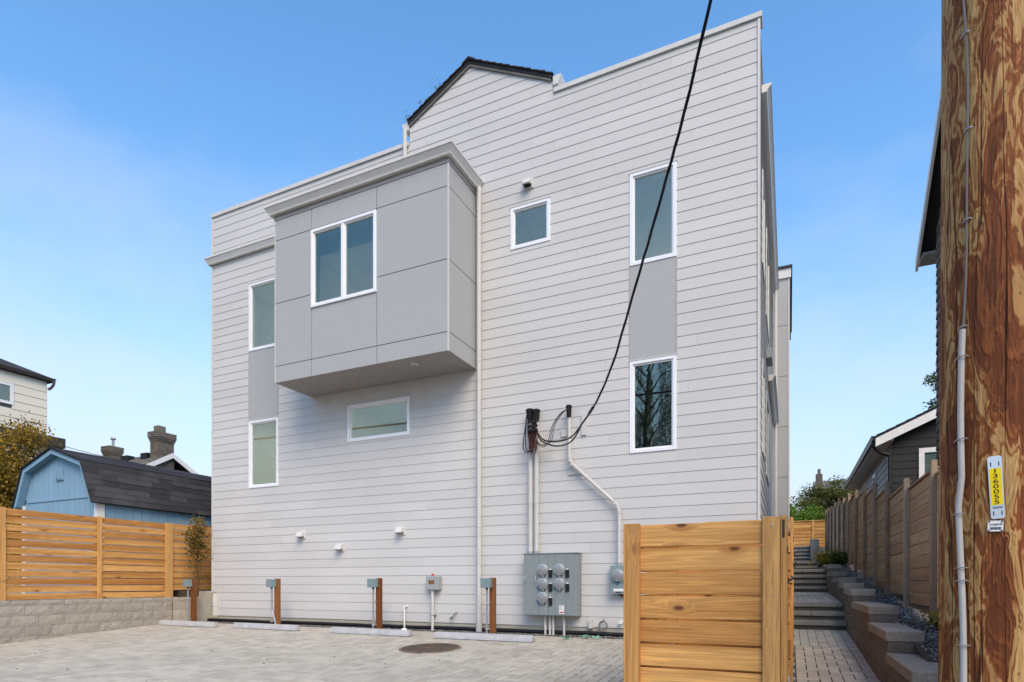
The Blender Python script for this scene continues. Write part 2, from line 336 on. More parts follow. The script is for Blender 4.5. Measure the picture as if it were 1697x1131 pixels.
def paver_objects(lst, parent, mat, slope, zf):
    for q in lst:
        key = (round(q[1]-q[0], 3), round(q[3]-q[2], 3), mat)
        if key not in mesh_cache:
            mb = MB(); tile(mb, -key[0]/2+.0055, key[0]/2-.0055, -key[1]/2+.0055, key[1]/2-.0055, 0); mesh_cache[key] = mb.mesh('paver', mat)
        o = obj('paver', mesh_cache[key], parent, ((q[0]+q[1])/2, (q[2]+q[3])/2, zf((q[2]+q[3])/2)+random.uniform(-.002, .002)), rot=(math.atan(slope)+random.uniform(-.006, .006), random.uniform(-.006, .006), 0))
paver_objects(pv[:290], court_o, 'paver', .057, ground_z)
rest = MB()
for q in pv[290:]: tile(rest, q[0]+.0055, q[1]-.0055, q[2]+.0055, q[3]-.0055, ground_z(q[2])+random.uniform(-.002, .002), slope=.057)
tag(rest.build('paver_field', 'paver', court_o), kind='stuff')
# gravel strip and drain pipe along the foundation
def stones(name, n, fn, size, mat='gravel'):
    ico = np.array([(0, 0, 1), (.9, 0, 0), (0, .9, 0), (-.9, 0, 0), (0, -.9, 0), (0, 0, -1)]); F = [(0, 1, 2), (0, 2, 3), (0, 3, 4), (0, 4, 1), (5, 2, 1), (5, 3, 2), (5, 4, 3), (5, 1, 4)]
    V = []; FF = []
    for i in range(n):
        p = fn(); s = size*random.uniform(.5, 1.4); a = random.random()*6.28; ca, sa = math.cos(a), math.sin(a)
        sc = np.array([random.uniform(.7, 1.3), random.uniform(.6, 1.1), random.uniform(.4, .8)])*s
        q = ico*sc; q = np.stack([q[:, 0]*ca-q[:, 1]*sa, q[:, 0]*sa+q[:, 1]*ca, q[:, 2]], 1)+np.array(p)+rng.normal(0, s*.12, (6, 3))
        b = len(V); V += [tuple(r) for r in q]; FF += [tuple(b+k for k in f) for f in F]
    mb = MB(); mb.v = V; mb.f = FF; return mb.build(name, mat)
gs = MB().box(-12.3, .06, 9.42, 9.72, -.3, -.02); struct('gravel_bed', gs, 'soil')
tag(stones('gravel_strip', 4200, lambda: (random.uniform(-12.2, 0), random.uniform(9.41, 9.66), random.uniform(-.02, .0)), .013), 'dark grey gravel strip between pavers and house foundation', 'gravel', kind='stuff')
dp = MB(); dp.tube([(-12.25+i*.31, 9.63+random.uniform(-.008, .008), .035+random.uniform(-.006, .006)) for i in range(38)], .036, 8)
for i in range(3): dp.tube([(-12.27+i*.02, 9.63, .035), (-12.255+i*.02, 9.63, .035)], .055, 10)
tag(dp.build('drain_pipe', 'black_rubber', smooth=True), 'black drain pipe lying on gravel along the house foundation', 'pipe')

# ------------------------------------------------------------------ the grey house
FY = 9.7
house = thing('townhouse', 'three storey light grey townhouse with lap siding and projecting grey bay', 'house', (-6.2, 13, 0))
XL, XR, ZT = -12.12, -.405, 9.31
WIN = {'upper_left': (-10.945, -10.065, 6.03, 7.53), 'lower_left': (-10.945, -10.065, 2.985, 4.48), 'transom': (-8.17, -6.655, 3.74, 4.483),
       'small': (-4.51, -3.755, 6.79, 7.535), 'upper_right': (-2.368, -1.622, 6.03, 7.53), 'lower_right': (-2.368, -1.622, 2.982, 4.478)}
SPAN = [(-10.945, -10.065, 4.48, 6.03), (-2.368, -1.622, 4.478, 6.03)]
BAY = (-9.12, -5.195, 4.78, 7.935)
holes = list(WIN.values())
# structural wall with window holes
def pierced(mb, x0, x1, z0, z1, holes, y0, y1):
    xs = sorted({x0, x1, *[h[0] for h in holes], *[h[1] for h in holes]}); zs = sorted({z0, z1, *[h[2] for h in holes], *[h[3] for h in holes]})
    inside = lambda x, z: any(h[0] < x < h[1] and h[2] < z < h[3] for h in holes)
    for a, b in zip(xs, xs[1:]):
        for c, d in zip(zs, zs[1:]):
            if not inside((a+b)/2, (c+d)/2):
                mb.add([(a, y0, c), (b, y0, c), (b, y0, d), (a, y0, d)], [(0, 1, 2, 3)]); mb.add([(a, y1, c), (b, y1, c), (b, y1, d), (a, y1, d)], [(3, 2, 1, 0)])
    for a, b, c, d in holes:
        mb.add([(a, y0, c), (b, y0, c), (b, y0, d), (a, y0, d), (a, y1, c), (b, y1, c), (b, y1, d), (a, y1, d)], [(0, 4, 5, 1), (1, 5, 6, 2), (2, 6, 7, 3), (3, 7, 4, 0)])
w = MB(); BW = (-8.188, -6.677, 6.06, 7.52)
pierced(w, XL+.01, XR-.01, .13, 9.3, holes+[(BAY[0]+.2, BAY[1]-.2, 5.3, 7.7)], FY, FY+.15)
w.extrude([(-6.65, FY, 9.29), (-3.70, FY, 9.29), (-3.70, FY, 9.54), (-5.327, FY, 10.38), (-6.65, FY, 9.70)], (0, .15, 0))
w.build('wall_core', 'interior_white', house)
# courses of lap siding, one object a board
EXPO = .1778; PROUD = .016
ridge = (-5.327, 10.41); GL, GR = -6.655, -3.70; pitch = .517
def clip(poly, a, b, c):                                        # keep a*x+b*z <= c
    r = []
    for i, p in enumerate(poly):
        q = poly[(i+1) % len(poly)]; dp_, dq = a*p[0]+b*p[1]-c, a*q[0]+b*q[1]-c
        if dp_ <= 0: r.append(p)
        if dp_*dq < 0: t = dp_/(dp_-dq); r.append((p[0]+(q[0]-p[0])*t, p[1]+(q[1]-p[1])*t))
    return r
def board_mesh(polys, z0, y):
    mb = MB()
    for poly in polys:
        if len(poly) < 3: continue
        f = [(x, y-(PROUD-(z-z0)/.2*.0085), z) for x, z in poly]; b = [(x, y+.0, z) for x, z in poly]; n = len(poly)
        mb.add(f+b, [tuple(range(n))]+[(i, i+n, (i+1) % n+n, (i+1) % n) for i in range(n)])
    return mb
nb = 0
cut = holes+SPAN
BAYCUT = (BAY[0]+.02, BAY[1]-.02, BAY[2]+.03, 7.9)
for k in range(58):
    z0 = .136+EXPO*k; z1 = z0+EXPO+.006
    if z0 > 10.4: break
    a0 = -11.9 if k < 3 else XL+.035
    spans = [(a0, XR-.035, None)]
    if z1 > ZT: spans = [(a0, GL, 'parapet'), (GL, GR, 'gable'), (GR, XR-.035, 'parapet')] if z0 < ZT-.03 else [(GL, GR, 'gable')]
    for s0, s1, kind in spans:
        x = s0; off = random.Random(k*13+5).uniform(.6, 3.6)
        joints = [s0]+[j for j in [s0+off+3.66*i for i in range(5)] if s0+.5 < j < s1-.5]+[s1]
        if s1-s0 < 3.9: joints = [s0, s1]
        for ja, jb in zip(joints, joints[1:]):
            xs = sorted({ja, jb, *[v for h in cut+[BAYCUT] for v in h[:2] if ja < v < jb and h[2] < z1 and h[3] > z0]}); group = []
            def flush():
                global nb
                if group:
                    polys = []
                    for pa, pb, pc, pd in group:
                        p = [(pa+(.0008 if pa == ja else 0), pc), (pb-(.0008 if pb == jb else 0), pc), (pb-(.0008 if pb == jb else 0), pd), (pa+(.0008 if pa == ja else 0), pd)]
                        if kind == 'parapet': p = clip(p, 0, 1, ZT-.002)
                        if kind == 'gable': p = clip(clip(p, -pitch, 1, ridge[1]-.05-pitch*ridge[0]), pitch, 1, ridge[1]-.05+pitch*ridge[0])
                        polys.append(p)
                    mb = board_mesh(polys, z0, FY)
                    if mb.f: obj('siding_board', mb.mesh('siding_board', 'siding'), house); nb += 1
                group.clear()
            for a, b in zip(xs, xs[1:]):
                mid = (a+b)/2; parts = [(z0, z1)]
                for h in cut:
                    if h[0] < mid < h[1]: parts = [q for c, d in parts for q in ((c, min(d, h[2])), (max(c, h[3]), d)) if q[1]-q[0] > .004]
                if BAY[0]+.02 < mid < BAY[1]-.02 and BAY[2]+.03 < z0 and z1 < 7.9: parts = []
                if not parts: flush()
                for c, d in parts: group.append((a, b, c, d))
            flush()
print('siding boards', nb)
# foundation, parapet cap, corner boards
MB().box(-11.95, XR, 9.70, 9.95, -.3, .128).box(-12.62, -11.95, 9.703, 9.95, -.3, .695).box(-12.655, -12.17, 9.30, 9.70, -.3, .56).build('foundation', 'foundation', house)
fj = MB(); fj.box(-12.62, -11.9, 9.700, 9.7035, .33, .336); fj.build('form_line', 'soil', house)
for a_, b_ in ((XL-.02, GL-.02), (GR+.02, XR+.03)): MB().box(a_, b_, 9.655, 9.90, ZT, ZT+.075).build('parapet_cap', 'trim', house)
MB().box(XL-.006, XL+.033, 9.672, 9.72, .66, ZT-.001).build('corner_board', 'trim', house); MB().box(XR-.033, XR+.006, 9.672, 9.72, .13, ZT-.001).build('corner_board', 'trim', house)
MB().box(-11.935, -11.9, 9.672, 9.698, .13, .67).build('corner_board', 'trim', house)
# body behind the front
bd = MB()
for x0, x1 in ((XL+.012, XL+.012), (XR-.012, XR-.012)): bd.add([(x0, FY+.02, .0), (x0, 20, 0), (x0, 20, ZT), (x0, FY+.02, ZT)], [(0, 1, 2, 3)])
bd.add([(XL, 20, 0), (XR, 20, 0), (XR, 20, ZT), (XL, 20, ZT)], [(0, 1, 2, 3)]); bd.add([(XL+.02, FY+.1, ZT-.1), (XR-.02, FY+.1, ZT-.1), (XR-.02, 20, ZT-.1), (XL+.02, 20, ZT-.1)], [(0, 1, 2, 3)])
bd.build('rear_wall', 'siding', house)
# side siding: one board a course (seen edge on along the path)
SW = [(10.45, 11.25, 6.03, 7.53), (10.45, 11.25, 2.98, 4.48), (12.2, 13.6, 5.9, 7.53), (12.2, 13.6, 2.9, 4.48)]
for k in range(52):
    z0 = .136+EXPO*k
    if z0 > ZT-.1: break
    segs = [(FY+.03, 17.55)]
    for h in SW:
        if h[2] < z0+.1 < h[3]: segs = [q for a, b in segs for q in ((a, min(b, h[0])), (max(a, h[1]), b)) if q[1]-q[0] > .05]
    mb = MB()
    for a, b in segs:
        mb.extrude([(XR-.012, a, z0), (XR+PROUD-.012, a, z0), (XR-.006, a, z0+.182), (XR-.012, a, z0+.182)], (0, b-a, 0))
    mb.build('siding_board', 'siding', house)
# interior storeys (white rooms behind the glass)
inn = MB()
for zf, zc in ((2.35, 4.95), (5.25, 7.9)):
    inn.add([(XL+.2, FY+.16, zf), (XR-.2, FY+.16, zf), (XR-.2, 14, zf), (XL+.2, 14, zf)], [(0, 1, 2, 3)])
    inn.add([(XL+.2, FY+.16, zc), (XR-.2, FY+.16, zc), (XR-.2, 14, zc), (XL+.2, 14, zc)], [(3, 2, 1, 0)])
    inn.add([(XL+.2, 14, zf), (XR-.2, 14, zf), (XR-.2, 14, zc), (XL+.2, 14, zc)], [(0, 1, 2, 3)])
    for x in (XL+.2, -9.3, -5.0, -3.1, XR-.2): inn.add([(x, FY+.16, zf), (x, 14, zf), (x, 14, zc), (x, FY+.16, zc)], [(0, 1, 2, 3)])
inn.build('interior', 'interior_white', house)
for zc, pts in ((4.95, ((-7.0, 10.6), (-7.6, 11.9), (-10.6, 11.0), (-10.6, 12.6), (-4.0, 11.4))), (7.9, ((-8.4, 13.5), (-6.2, 13.5), (-11.4, 13.5), (-10.0, 13.5), (-4.1, 13.5), (-1.9, 13.5)))):
    for x, y in pts: MB().tube([(x, y, zc-.004), (x, y, zc-.02)],   .10 if zc > 5 else .08, 14).build('downlight_and_fill', 'lamp_and_fill_glow', house)  # only the transom pair are real fittings; other lamps are added to brighten rooms
# windows
def window(x0, x1, z0, z1, y, lites=1, head=True, name='window'):
    f = .055; wo = MB()
    wo.box(x0, x0+f, y-.028, y+.06, z0, z1).box(x1-f, x1, y-.028, y+.06, z0, z1).box(x0+f, x1-f, y-.028, y+.06, z0, z0+f).box(x0+f, x1-f, y-.028, y+.06, z1-f, z1)
    fr = wo.build('window', 'vinyl', house, bevel=.004)
    xs = [x0+f]+[x0+(x1-x0)*i/lites for i in range(1, lites)]+[x1-f]
    for i, (a, b) in enumerate(zip(xs, xs[1:])):
        if i: a += .022; MB().box(a-.05, a+.012, y-.024, y+.05, z0+f, z1-f).build('mullion', 'vinyl', fr, bevel=.003); a += .012
        if i+1 < len(xs)-1: b -= .028
        g = .022; sa = MB(); sa.box(a, a+g, y-.006, y+.04, z0+f, z1-f).box(b-g, b, y-.006, y+.04, z0+f, z1-f).box(a+g, b-g, y-.006, y+.04, z0+f, z0+f+g).box(a+g, b-g, y-.006, y+.04, z1-f-g, z1-f)
        sa.build('sash', 'vinyl', fr, bevel=.002)
        MB().box(a+g, b-g, y+.018, y+.022, z0+f+g, z1-f-g).build('pane', 'glass', fr)
    if head: MB().box(x0-.012, x1+.012, y-.034, y-.001, z1+.0005, z1+.012).build('head_flashing', 'trim', fr)
    return fr
for v in WIN.values(): window(*v, FY)
for a, b, c, d in SPAN:
    MB().box(a+.003, b-.003, FY-.014, FY-.001, c+.014, d-.002).build('spandrel_panel', 'panel', house)
    t = MB(); t.box(a-.006, a+.003, FY-.022, FY-.001, c+.012, d).box(b-.003, b+.006, FY-.022, FY-.001, c+.012, d); t.build('panel_trim', 'panel', house)
# side windows
for (a, b, c, d) in SW:
    f = MB(); x = XR
    f.box(x-.03, x+.016, a, a+.06, c, d).box(x-.03, x+.016, b-.06, b, c, d).box(x-.03, x+.016, a+.06, b-.06, c, c+.06).box(x-.03, x+.016, a+.06, b-.06, d-.06, d)
    fo = f.build('window', 'trim', house); MB().box(x-.004, x+.0, a+.06, b-.06, c+.06, d-.06).build('pane', 'glass', fo)
# the bay
bx0, bx1, bz0, bz1 = BAY; BYF = 8.69
bay = MB()
pierced(bay, bx0+.012, bx1-.012, bz0+.02, bz1, [BW], BYF+.012, BYF+.14)
for x in (bx0+.012, bx1-.012): bay.add([(x, BYF+.012, bz0+.02), (x, FY, bz0+.02), (x, FY, bz1), (x, BYF+.012, bz1)], [(0, 1, 2, 3)])
bay.add([(bx0, BYF+.012, bz0+.02), (bx1, BYF+.012, bz0+.02), (bx1, FY, bz0+.02), (bx0, FY, bz0+.02)], [(0, 1, 2, 3)]); bay.add([(bx0, BYF, 8.1), (bx1, BYF, 8.1), (bx1, FY, 8.1), (bx0, FY, 8.1)], [(0, 1, 2, 3)])
bay_o = bay.build('bay', 'backing', house)
g = .006; vx = [bx0+.02, -8.188, -6.676, bx1-.02]; hz_ = [bz0, 5.098, 6.32, 7.543, bz1]
for i in range(3):
    for j in range(4):
        a, b, c, d = vx[i]+(g if i else 0), vx[i+1]-(g if i < 2 else 0), hz_[j]+(g if j else 0), hz_[j+1]-(g if j < 3 else 0)
        if i == 1 and j == 2: continue
        if i == 1 and j == 1:
            MB().box(a, b, BYF, BYF+.011, c, BW[2]-.002).build('bay_panel', 'panel', bay_o, bevel=.0015); continue
        MB().box(a, b, BYF, BYF+.011, c, d).build('bay_panel', 'panel', bay_o, bevel=.0015)
for sgn, x in ((-1, bx0), (1, bx1)):
    for j in range(4):
        MB().box(min(x, x-sgn*.011), max(x, x-sgn*.011), BYF+.02, FY-.002, hz_[j]+(g if j else 0), hz_[j+1]-(g if j < 3 else 0)).build('bay_panel', 'panel', bay_o, bevel=.0015)
    MB().box(min(x+sgn*.004, x-sgn*.018), max(x+sgn*.004, x-sgn*.018), BYF-.004, BYF+.018, bz0-.004, bz1).build('corner_trim', 'trim', bay_o)
for a, b in ((bx0+.005, -7.138), (-7.132, bx1-.005)): MB().box(a, b, BYF+.005, FY-.005, bz0+.002, bz0+.014).build('soffit_panel', 'soffit', bay_o, bevel=.001)
li = MB(); li.tube([(-6.06, 8.97, bz0+.01), (-6.06, 8.97, bz0-.018), (-6.06, 8.97, bz0-.026)], [.066, .066, .055], 20); lo_ = li.build('soffit_light', 'white_trim', bay_o, smooth=True)
MB().tube([(-6.06, 8.97, bz0-.024), (-6.06, 8.97, bz0-.030)], .04, 16).build('lens', 'blind', lo_)
window(*BW, BYF, 2, head=False)
# cornice gutters (bay, and the short one on the left)
def gutter_run(name, path, parent, mat='gutter', top=.15, bot=.075, h=.15, zb=8.02):
    # path: wall line corners with outward mitre; profile leans outwards
    prof = [(0, 0), (bot, 0), (bot+.012, .035), (top-.012, h-.035), (top, h-.03), (top, h), (0, h)]
    P = [Vector(p) for p in path]; rings = []
    for i, p in enumerate(P):
        if i == 0: t = (P[1]-P[0]).normalized(); o = Vector((t.y, -t.x, 0))
        elif i == len(P)-1: t = (P[-1]-P[-2]).normalized(); o = Vector((t.y, -t.x, 0))
        else:
            t1, t2 = (P[i]-P[i-1]).normalized(), (P[i+1]-P[i]).normalized(); o = (Vector((t1.y, -t1.x, 0))+Vector((t2.y, -t2.x, 0)))
            o = o/ (o.length**2/2)
        rings.append([tuple(p+o*a+Vector((0, 0, zb+b))) for a, b in prof])
    mb = MB(); n = len(prof); mb.v = [v for r in rings for v in r]
    mb.f = [(i*n+k, i*n+(k+1) % n, (i+1)*n+(k+1) % n, (i+1)*n+k) for i in range(len(P)-1) for k in range(n)]+[tuple(range(n)), tuple((len(P)-1)*n+k for k in range(n-1, -1, -1))]
    return mb.build(name, mat, parent)
co = gutter_run('cornice', [(bx0, FY-.02, 0), (bx0, BYF, 0), (bx1, BYF, 0), (bx1, FY-.02, 0)], bay_o)
fs_ = MB(); fs_.box(bx0-.012, bx1+.012, BYF-.012, FY-.02, bz1, 8.019); fs_.build('fascia', 'soffit', bay_o)
gutter_run('gutter', [(XL, FY+.6, 0), (XL, FY-.022, 0), (bx0-.001, FY-.022, 0)], house, top=.12, bot=.06, zb=8.205, h=.15)
# gable roof over the stair
roof = MB()
for sg in (-1, 1):
    e = (GL-.02 if sg < 0 else GR+.0)
    ez = ridge[1]-abs(e-ridge[0])*pitch
    roof.extrude([(ridge[0], 9.64, ridge[1]-.015), (e, 9.64, ez-.015), (e, 9.64, ez+.035), (ridge[0], 9.64, ridge[1]+.035)], (0, 8, 0))
ro = roof.build('roof', 'shingle', house)
rk = MB()
for sg in (-1, 1):
    e = (GL+.0 if sg < 0 else GR-.03); ez = ridge[1]-abs(e-ridge[0])*pitch
    rk.extrude([(ridge[0], 9.655, ridge[1]-.02), (e, 9.655, ez-.02), (e, 9.655, ez-.065), (ridge[0], 9.655, ridge[1]-.065)], (0, .03, 0))
rk.build('rake_board', 'shingle_grey', ro)
L_ = [(sg, i) for sg in (-1, 1) for i in range(12)]
for sg, i in L_:
    run = abs((GL if sg < 0 else GR)-ridge[0]); n = 10 if sg < 0 else 12
    if i >= n: continue
    t0, t1 = i/n, (i+1)/n+.01; xa, xb = ridge[0]+sg*run*t0, ridge[0]+sg*run*t1; za, zb = ridge[1]-run*t0*pitch, ridge[1]-run*t1*pitch
    yo = 9.615-random.uniform(0, .012)
    MB().extrude([(xa, yo, za+.036), (xb, yo, zb+.044), (xb, yo, zb+.066), (xa, yo, za+.046)], (0, 7.5, 0)).build('shingle', 'shingle', ro)
rc = MB(); rc.extrude([(ridge[0]-.13, 9.60, ridge[1]-.022), (ridge[0], 9.60, ridge[1]+.05), (ridge[0]+.13, 9.60, ridge[1]-.022), (ridge[0]+.13, 9.60, ridge[1]+.0), (ridge[0], 9.60, ridge[1]+.082), (ridge[0]-.13, 9.60, ridge[1]+.0)], (0, 7.6, 0)); rc.build('ridge_cap', 'shingle', ro)
MB().tube([(-4.62, 10.4, 9.9), (-4.62, 10.4, 10.46)], .045, 10).build('vent_pipe', 'black_iron', ro, smooth=True)
# gable gutter ends and the short downspout onto the bay
for x0, x1, z in ((GL-.16, GL-.005, 9.60), (GR+.005, GR+.15, 9.435)):
    q = MB(); inn_, outx = (x1, x0) if x0 < GL else (x0, x1)
    q.extrude([(inn_, 9.655, z), (inn_+(outx-inn_)*.65, 9.655, z), (outx, 9.655, z+.13), (outx, 9.655, z+.15), (inn_, 9.655, z+.15)], (0, 7, 0)); q.build('gutter', 'trim', ro)
MB().tube([(GL-.075, 9.63, 9.62), (GL-.075, 9.63, 8.15)], .042, 12).build('downspout', 'pipe_paint', house, smooth=True)
# long downspout at the bay corner
ds = MB(); ds.tube([(-5.10, 9.60, 8.03), (-5.10, 9.60, .12)], .043, 14); ds.tube([(-5.10, 9.60, .13), (-5.10, 9.60, -.05)], .055, 14); dso = ds.build('downspout', 'pipe_paint', house, smooth=True)
for z in (1.9, 4.9, 7.2): MB().tube([(-5.10, 9.60, z-.02), (-5.10, 9.60, z+.02)], .047, 14).build('pipe_strap', 'pipe_paint', dso)
# vent hoods
for x, z, m in ((-9.38, 1.89, 'vent_white'), (-8.34, 1.6, 'vent_white'), (-6.85, 1.89, 'vent_white'), (-4.16, 7.86, 'trim')):
    v = MB(); v.extrude([(x-.075, 9.66, z+.07), (x-.075, 9.60, z+.06), (x-.075, 9.545, z-.03), (x-.075, 9.555, z-.05), (x-.075, 9.66, z-.02)], (.15, 0, 0)); v.box(x-.095, x+.095, 9.66, 9.69, z-.075, z+.085)
    vo = v.build('vent_hood', m, house, bevel=.004); MB().box(x-.06, x+.06, 9.575, 9.655, z-.052, z-.047).build('flap', 'dark_gap', vo)
# mounting blocks behind the conduits, conduits stubs
for a, b, c, d in ((-3.185, -3.10, 3.36, 3.72), (-3.545, -3.44, 3.37, 3.485), (-3.41, -3.12, 2.71, 2.85), (-4.17, -4.10, 3.42, 3.47)): MB().box(a, b, 9.655, 9.695, c, d).build('mounting_block', 'siding', house, bevel=.003)
MB().box(-3.05, -2.985, 9.63, 9.69, .12, .27).build('wall_cleat', 'pipe_paint', house)
hb = MB(); hb.tube([(-2.50, 9.69, .235), (-2.50, 9.63, .235)], .022, 10); hb.tube([(-2.50, 9.63, .235), (-2.50, 9.60, .235)], .032, 10); hb.build('wall_knob', 'white_trim', house)
# side gutters and rear wing along the path
gutter_run('gutter', [(XR+.006, 10.15, 0), (XR+.006, 17.3, 0)], house, top=.14, bot=.075, zb=8.53, h=.12)
gutter_run('gutter', [(XR+.006, 13.3, 0), (XR+.006, 17.3, 0)], house, top=.14, bot=.075, zb=5.0, h=.12)
MB().box(XR-.005, XR+.1, 12.3, 12.8, 5.12, 5.32).build('wall_lamp', 'box_grey', house, bevel=.01)
MB().tube([(XR+.07, 17.1, 8.5), (XR+.07, 17.1, .3)], .04, 10).build('downspout', 'pipe_paint', house, smooth=True)
wing = MB().box(XR-.3, -.012, 17.6, 22, .2, 9.2); wo_ = wing.build('rear_wing', 'backing', house)
zz = [.2, 1.0, 2.35, 3.7, 5.05, 6.4, 7.75, 9.0]
for a, b in zip(zz, zz[1:]): MB().box(XR-.28, -.045, 17.585, 17.599, a+.008, b-.004).build('wing_panel', 'panel', wo_)
MB().box(-.04, -.006, 17.575, 17.62, .2, 9.0).build('corner_trim', 'trim', wo_); MB().box(XR-.3, .03, 17.54, 22.1, 9.0, 9.25).build('fascia', 'gutter', wo_); MB().box(XR-.3, .06, 17.5, 22.1, 9.25, 9.31).build('roof_edge', 'shingle', wo_)
# weeds in the gable gutter
for x, z in ((-6.70, 9.74), (-6.36, 9.93), (-6.05, 10.10)):
    t = thing('roof_weed', {-6.70: 'small dark weed sprouting from the gutter end below the gable', -6.36: 'middle dark weed on the left slope of the small gable', -6.05: 'tiny dark weed highest on the left slope of the small gable'}[x], 'weed', (x, 9.70, z), 'weeds on the gable roof')
    m_ = MB()
    for i in range(5):
        a = random.uniform(-.09, .09); m_.tube([(x, 9.7, z), (x+a*.6, 9.7+random.uniform(-.02, .02), z+.09), (x+a, 9.7, z+random.uniform(.12, .24))], [.005, .004, .002], 4)
    m_.build('stems', 'stem', t); obj('leaves', quadmesh('leaves', leaves([(x, 9.7, z+.12)], (.05, .03, .05), 26, .03), 'leaf_olive'), t)

# ------------------------------------------------------------------ electrical gear
mp_ = thing('meter_bank', 'large grey electric meter bank with five round meters on siding', 'electric panel', (-3.67, 9.56, .32))
MB().box(-4.15, -3.185, 9.45, 9.675, .322, 1.368).build('cabinet', 'electric_grey', mp_, bevel=.006)
MB().box(-4.16, -3.175, 9.435, 9.677, 1.3685, 1.382).build('rain_lip', 'electric_grey', mp_)
for a, b in ((-4.145, -3.872), (-3.866, -3.695), (-3.689, -3.578), (-3.572, -3.385), (-3.379, -3.245)): MB().box(a, b, 9.443, 9.4495, .333, 1.36).build('cover', 'electric_grey', mp_, bevel=.002)
for x in (-4.115, -3.925): 
    h_ = MB(); h_.tube([(x, 9.44, .88), (x, 9.42, .90), (x, 9.42, .98), (x, 9.44, 1.0)], .008, 6); h_.build('handle', 'silver', mp_, smooth=True)
for i, (x, z) in enumerate(((-3.79, 1.10), (-3.79, .865), (-3.79, .63), (-3.49, 1.10), (-3.49, .865))):
    m_ = MB(); m_.tube([(x, 9.443, z), (x, 9.40, z)], .094, 28); mo = m_.build('meter', 'silver', mp_, smooth=True)
    MB().tube([(x, 9.402, z), (x, 9.385, z), (x, 9.378, z)], [.083, .083, .072], 28).build('dial', 'meter_disc', mo, smooth=True)
    MB().box(x-.035, x+.035, 9.425, 9.442, z-.122, z-.098).build('name_plate', 'black_ink', mo); MB().box(x-.022, x+.022, 9.4225, 9.4245, z-.116, z-.104).build('plate_mark', 'sticker', mo)
    if i in (1, 2, 4): MB().tube([(x-.09, 9.43, z-.05), (x-.09, 9.41, z-.075)], .01, 6).build('seal', 'blue_seal', mo)
    b_ = MB().box(x+.103, x+.168, 9.42, 9.442, z-.135, z-.005).build('breaker', 'black_rubber', mp_, bevel=.004); MB().box(x+.115, x+.155, 9.425, 9.442, z-.002, z+.012).build('breaker_tab', 'sticker', b_)
st = MB().box(-3.505, -3.415, 9.4405, 9.442, .36, .50).build('sticker', 'sticker', mp_)
for i in range(4): MB().box(-3.498, -3.498+random.uniform(.03, .07), 9.4385, 9.440, .478-i*.017, .484-i*.017).build('print_line', 'wire_grey', st)
MB().box(-3.497, -3.42, 9.4385, 9.440, .375, .395).build('print_line', 'red_ink', st)
for x in (-3.80, -3.715, -3.655, -3.46):
    c_ = MB(); c_.tube([(x, 9.57, .33), (x, 9.57, -.05)], .021, 10)
    if x < -3.7: c_.tube([(x, 9.57, .14), (x, 9.57, .08)], .027, 10)
    c_.build('conduit', 'pipe_paint', mp_, smooth=True)
def service_mast(name, label, path, r, cup, loc):
    t = thing(name, label, 'conduit', loc, 'service masts on the wall'); m_ = MB(); m_.tube(path, r, 12); m_.build('conduit', 'pipe_paint', t, smooth=True)
    x, y, z = path[0]; k = MB(); k.tube([(x, y-.01, z-.03), (x, y-.015, z+.02), (x, y-.02, z+.10), (x, y-.02, z+.15), (x, y-.02, z+.17)], [r*1.15, r*1.3, cup*.8, cup, cup*.75], 16); k.build('weatherhead', 'black_rubber', t, smooth=True); 
    MB().tube([path[-1], (path[-1][0], path[-1][1], path[-1][2]+.05)], r*1.35, 12).build('hub', 'galvanised', t, smooth=True)
    for q in path[1:-1] if len(path) > 3 else [(x, y, path[-1][2]+.9)]: MB().tube([(q[0], q[1], q[2]-.03), (q[0], q[1], q[2]+.03)], r*1.14, 12).build('coupling', 'pipe_paint', t, smooth=True)
    return t
service_mast('service_mast', 'left of two upright grey conduits rising from the meter bank', [(-4.09, 9.60, 3.72), (-4.09, 9.60, 1.375)], .041, .078, (-4.09, 9.6, 1.37))
service_mast('service_mast', 'right of two upright grey conduits rising from the meter bank', [(-3.975, 9.60, 3.70), (-3.975, 9.60, 1.375)], .041, .078, (-3.975, 9.6, 1.37))
service_mast('service_mast', 'thin grey conduit bending down to the single meter box', [(-3.378, 9.60, 3.70), (-3.378, 9.60, 3.02), (-3.37, 9.60, 2.95), (-3.33, 9.60, 2.88), (-2.60, 9.60, 2.19), (-2.545, 9.60, 2.12), (-2.522, 9.60, 2.03), (-2.522, 9.60, 1.155)], .031, .055, (-2.522, 9.6, 1.15))
sm = thing('meter_box', 'small grey single meter box beside the cedar enclosure', 'electric box', (-2.53, 9.6, .69))
MB().box(-2.66, -2.36, 9.55, 9.675, .875, 1.158).build('upper_cover', 'teal_grey', sm, bevel=.005); MB().box(-2.66, -2.36, 9.545, 9.675, .693, .870).build('lower_cover', 'teal_grey', sm, bevel=.005)
mo = MB().tube([(-2.515, 9.55, 1.00), (-2.515, 9.505, 1.00)], .095, 28).build('meter', 'silver', sm, smooth=True); MB().tube([(-2.515, 9.506, 1.0), (-2.515, 9.488, 1.0), (-2.515, 9.48, 1.0)], [.084, .084, .072], 28).build('dial', 'meter_disc', mo, smooth=True)
MB().box(-2.60, -2.43, 9.541, 9.5445, .74, .782).build('sticker', 'sticker', sm); MB().box(-2.56, -2.47, 9.541, 9.5445, .715, .728).build('print_line', 'black_ink', sm); MB().tube([(-2.53, 9.55, .885), (-2.53, 9.53, .85)], .012, 6).build('seal', 'blue_seal', sm)
MB().extrude([(-2.58, 9.66, .692), (-2.40, 9.66, .692), (-2.49, 9.66, .64)], (0, .025, 0)).build('cable_clamp', 'post_brown', sm)
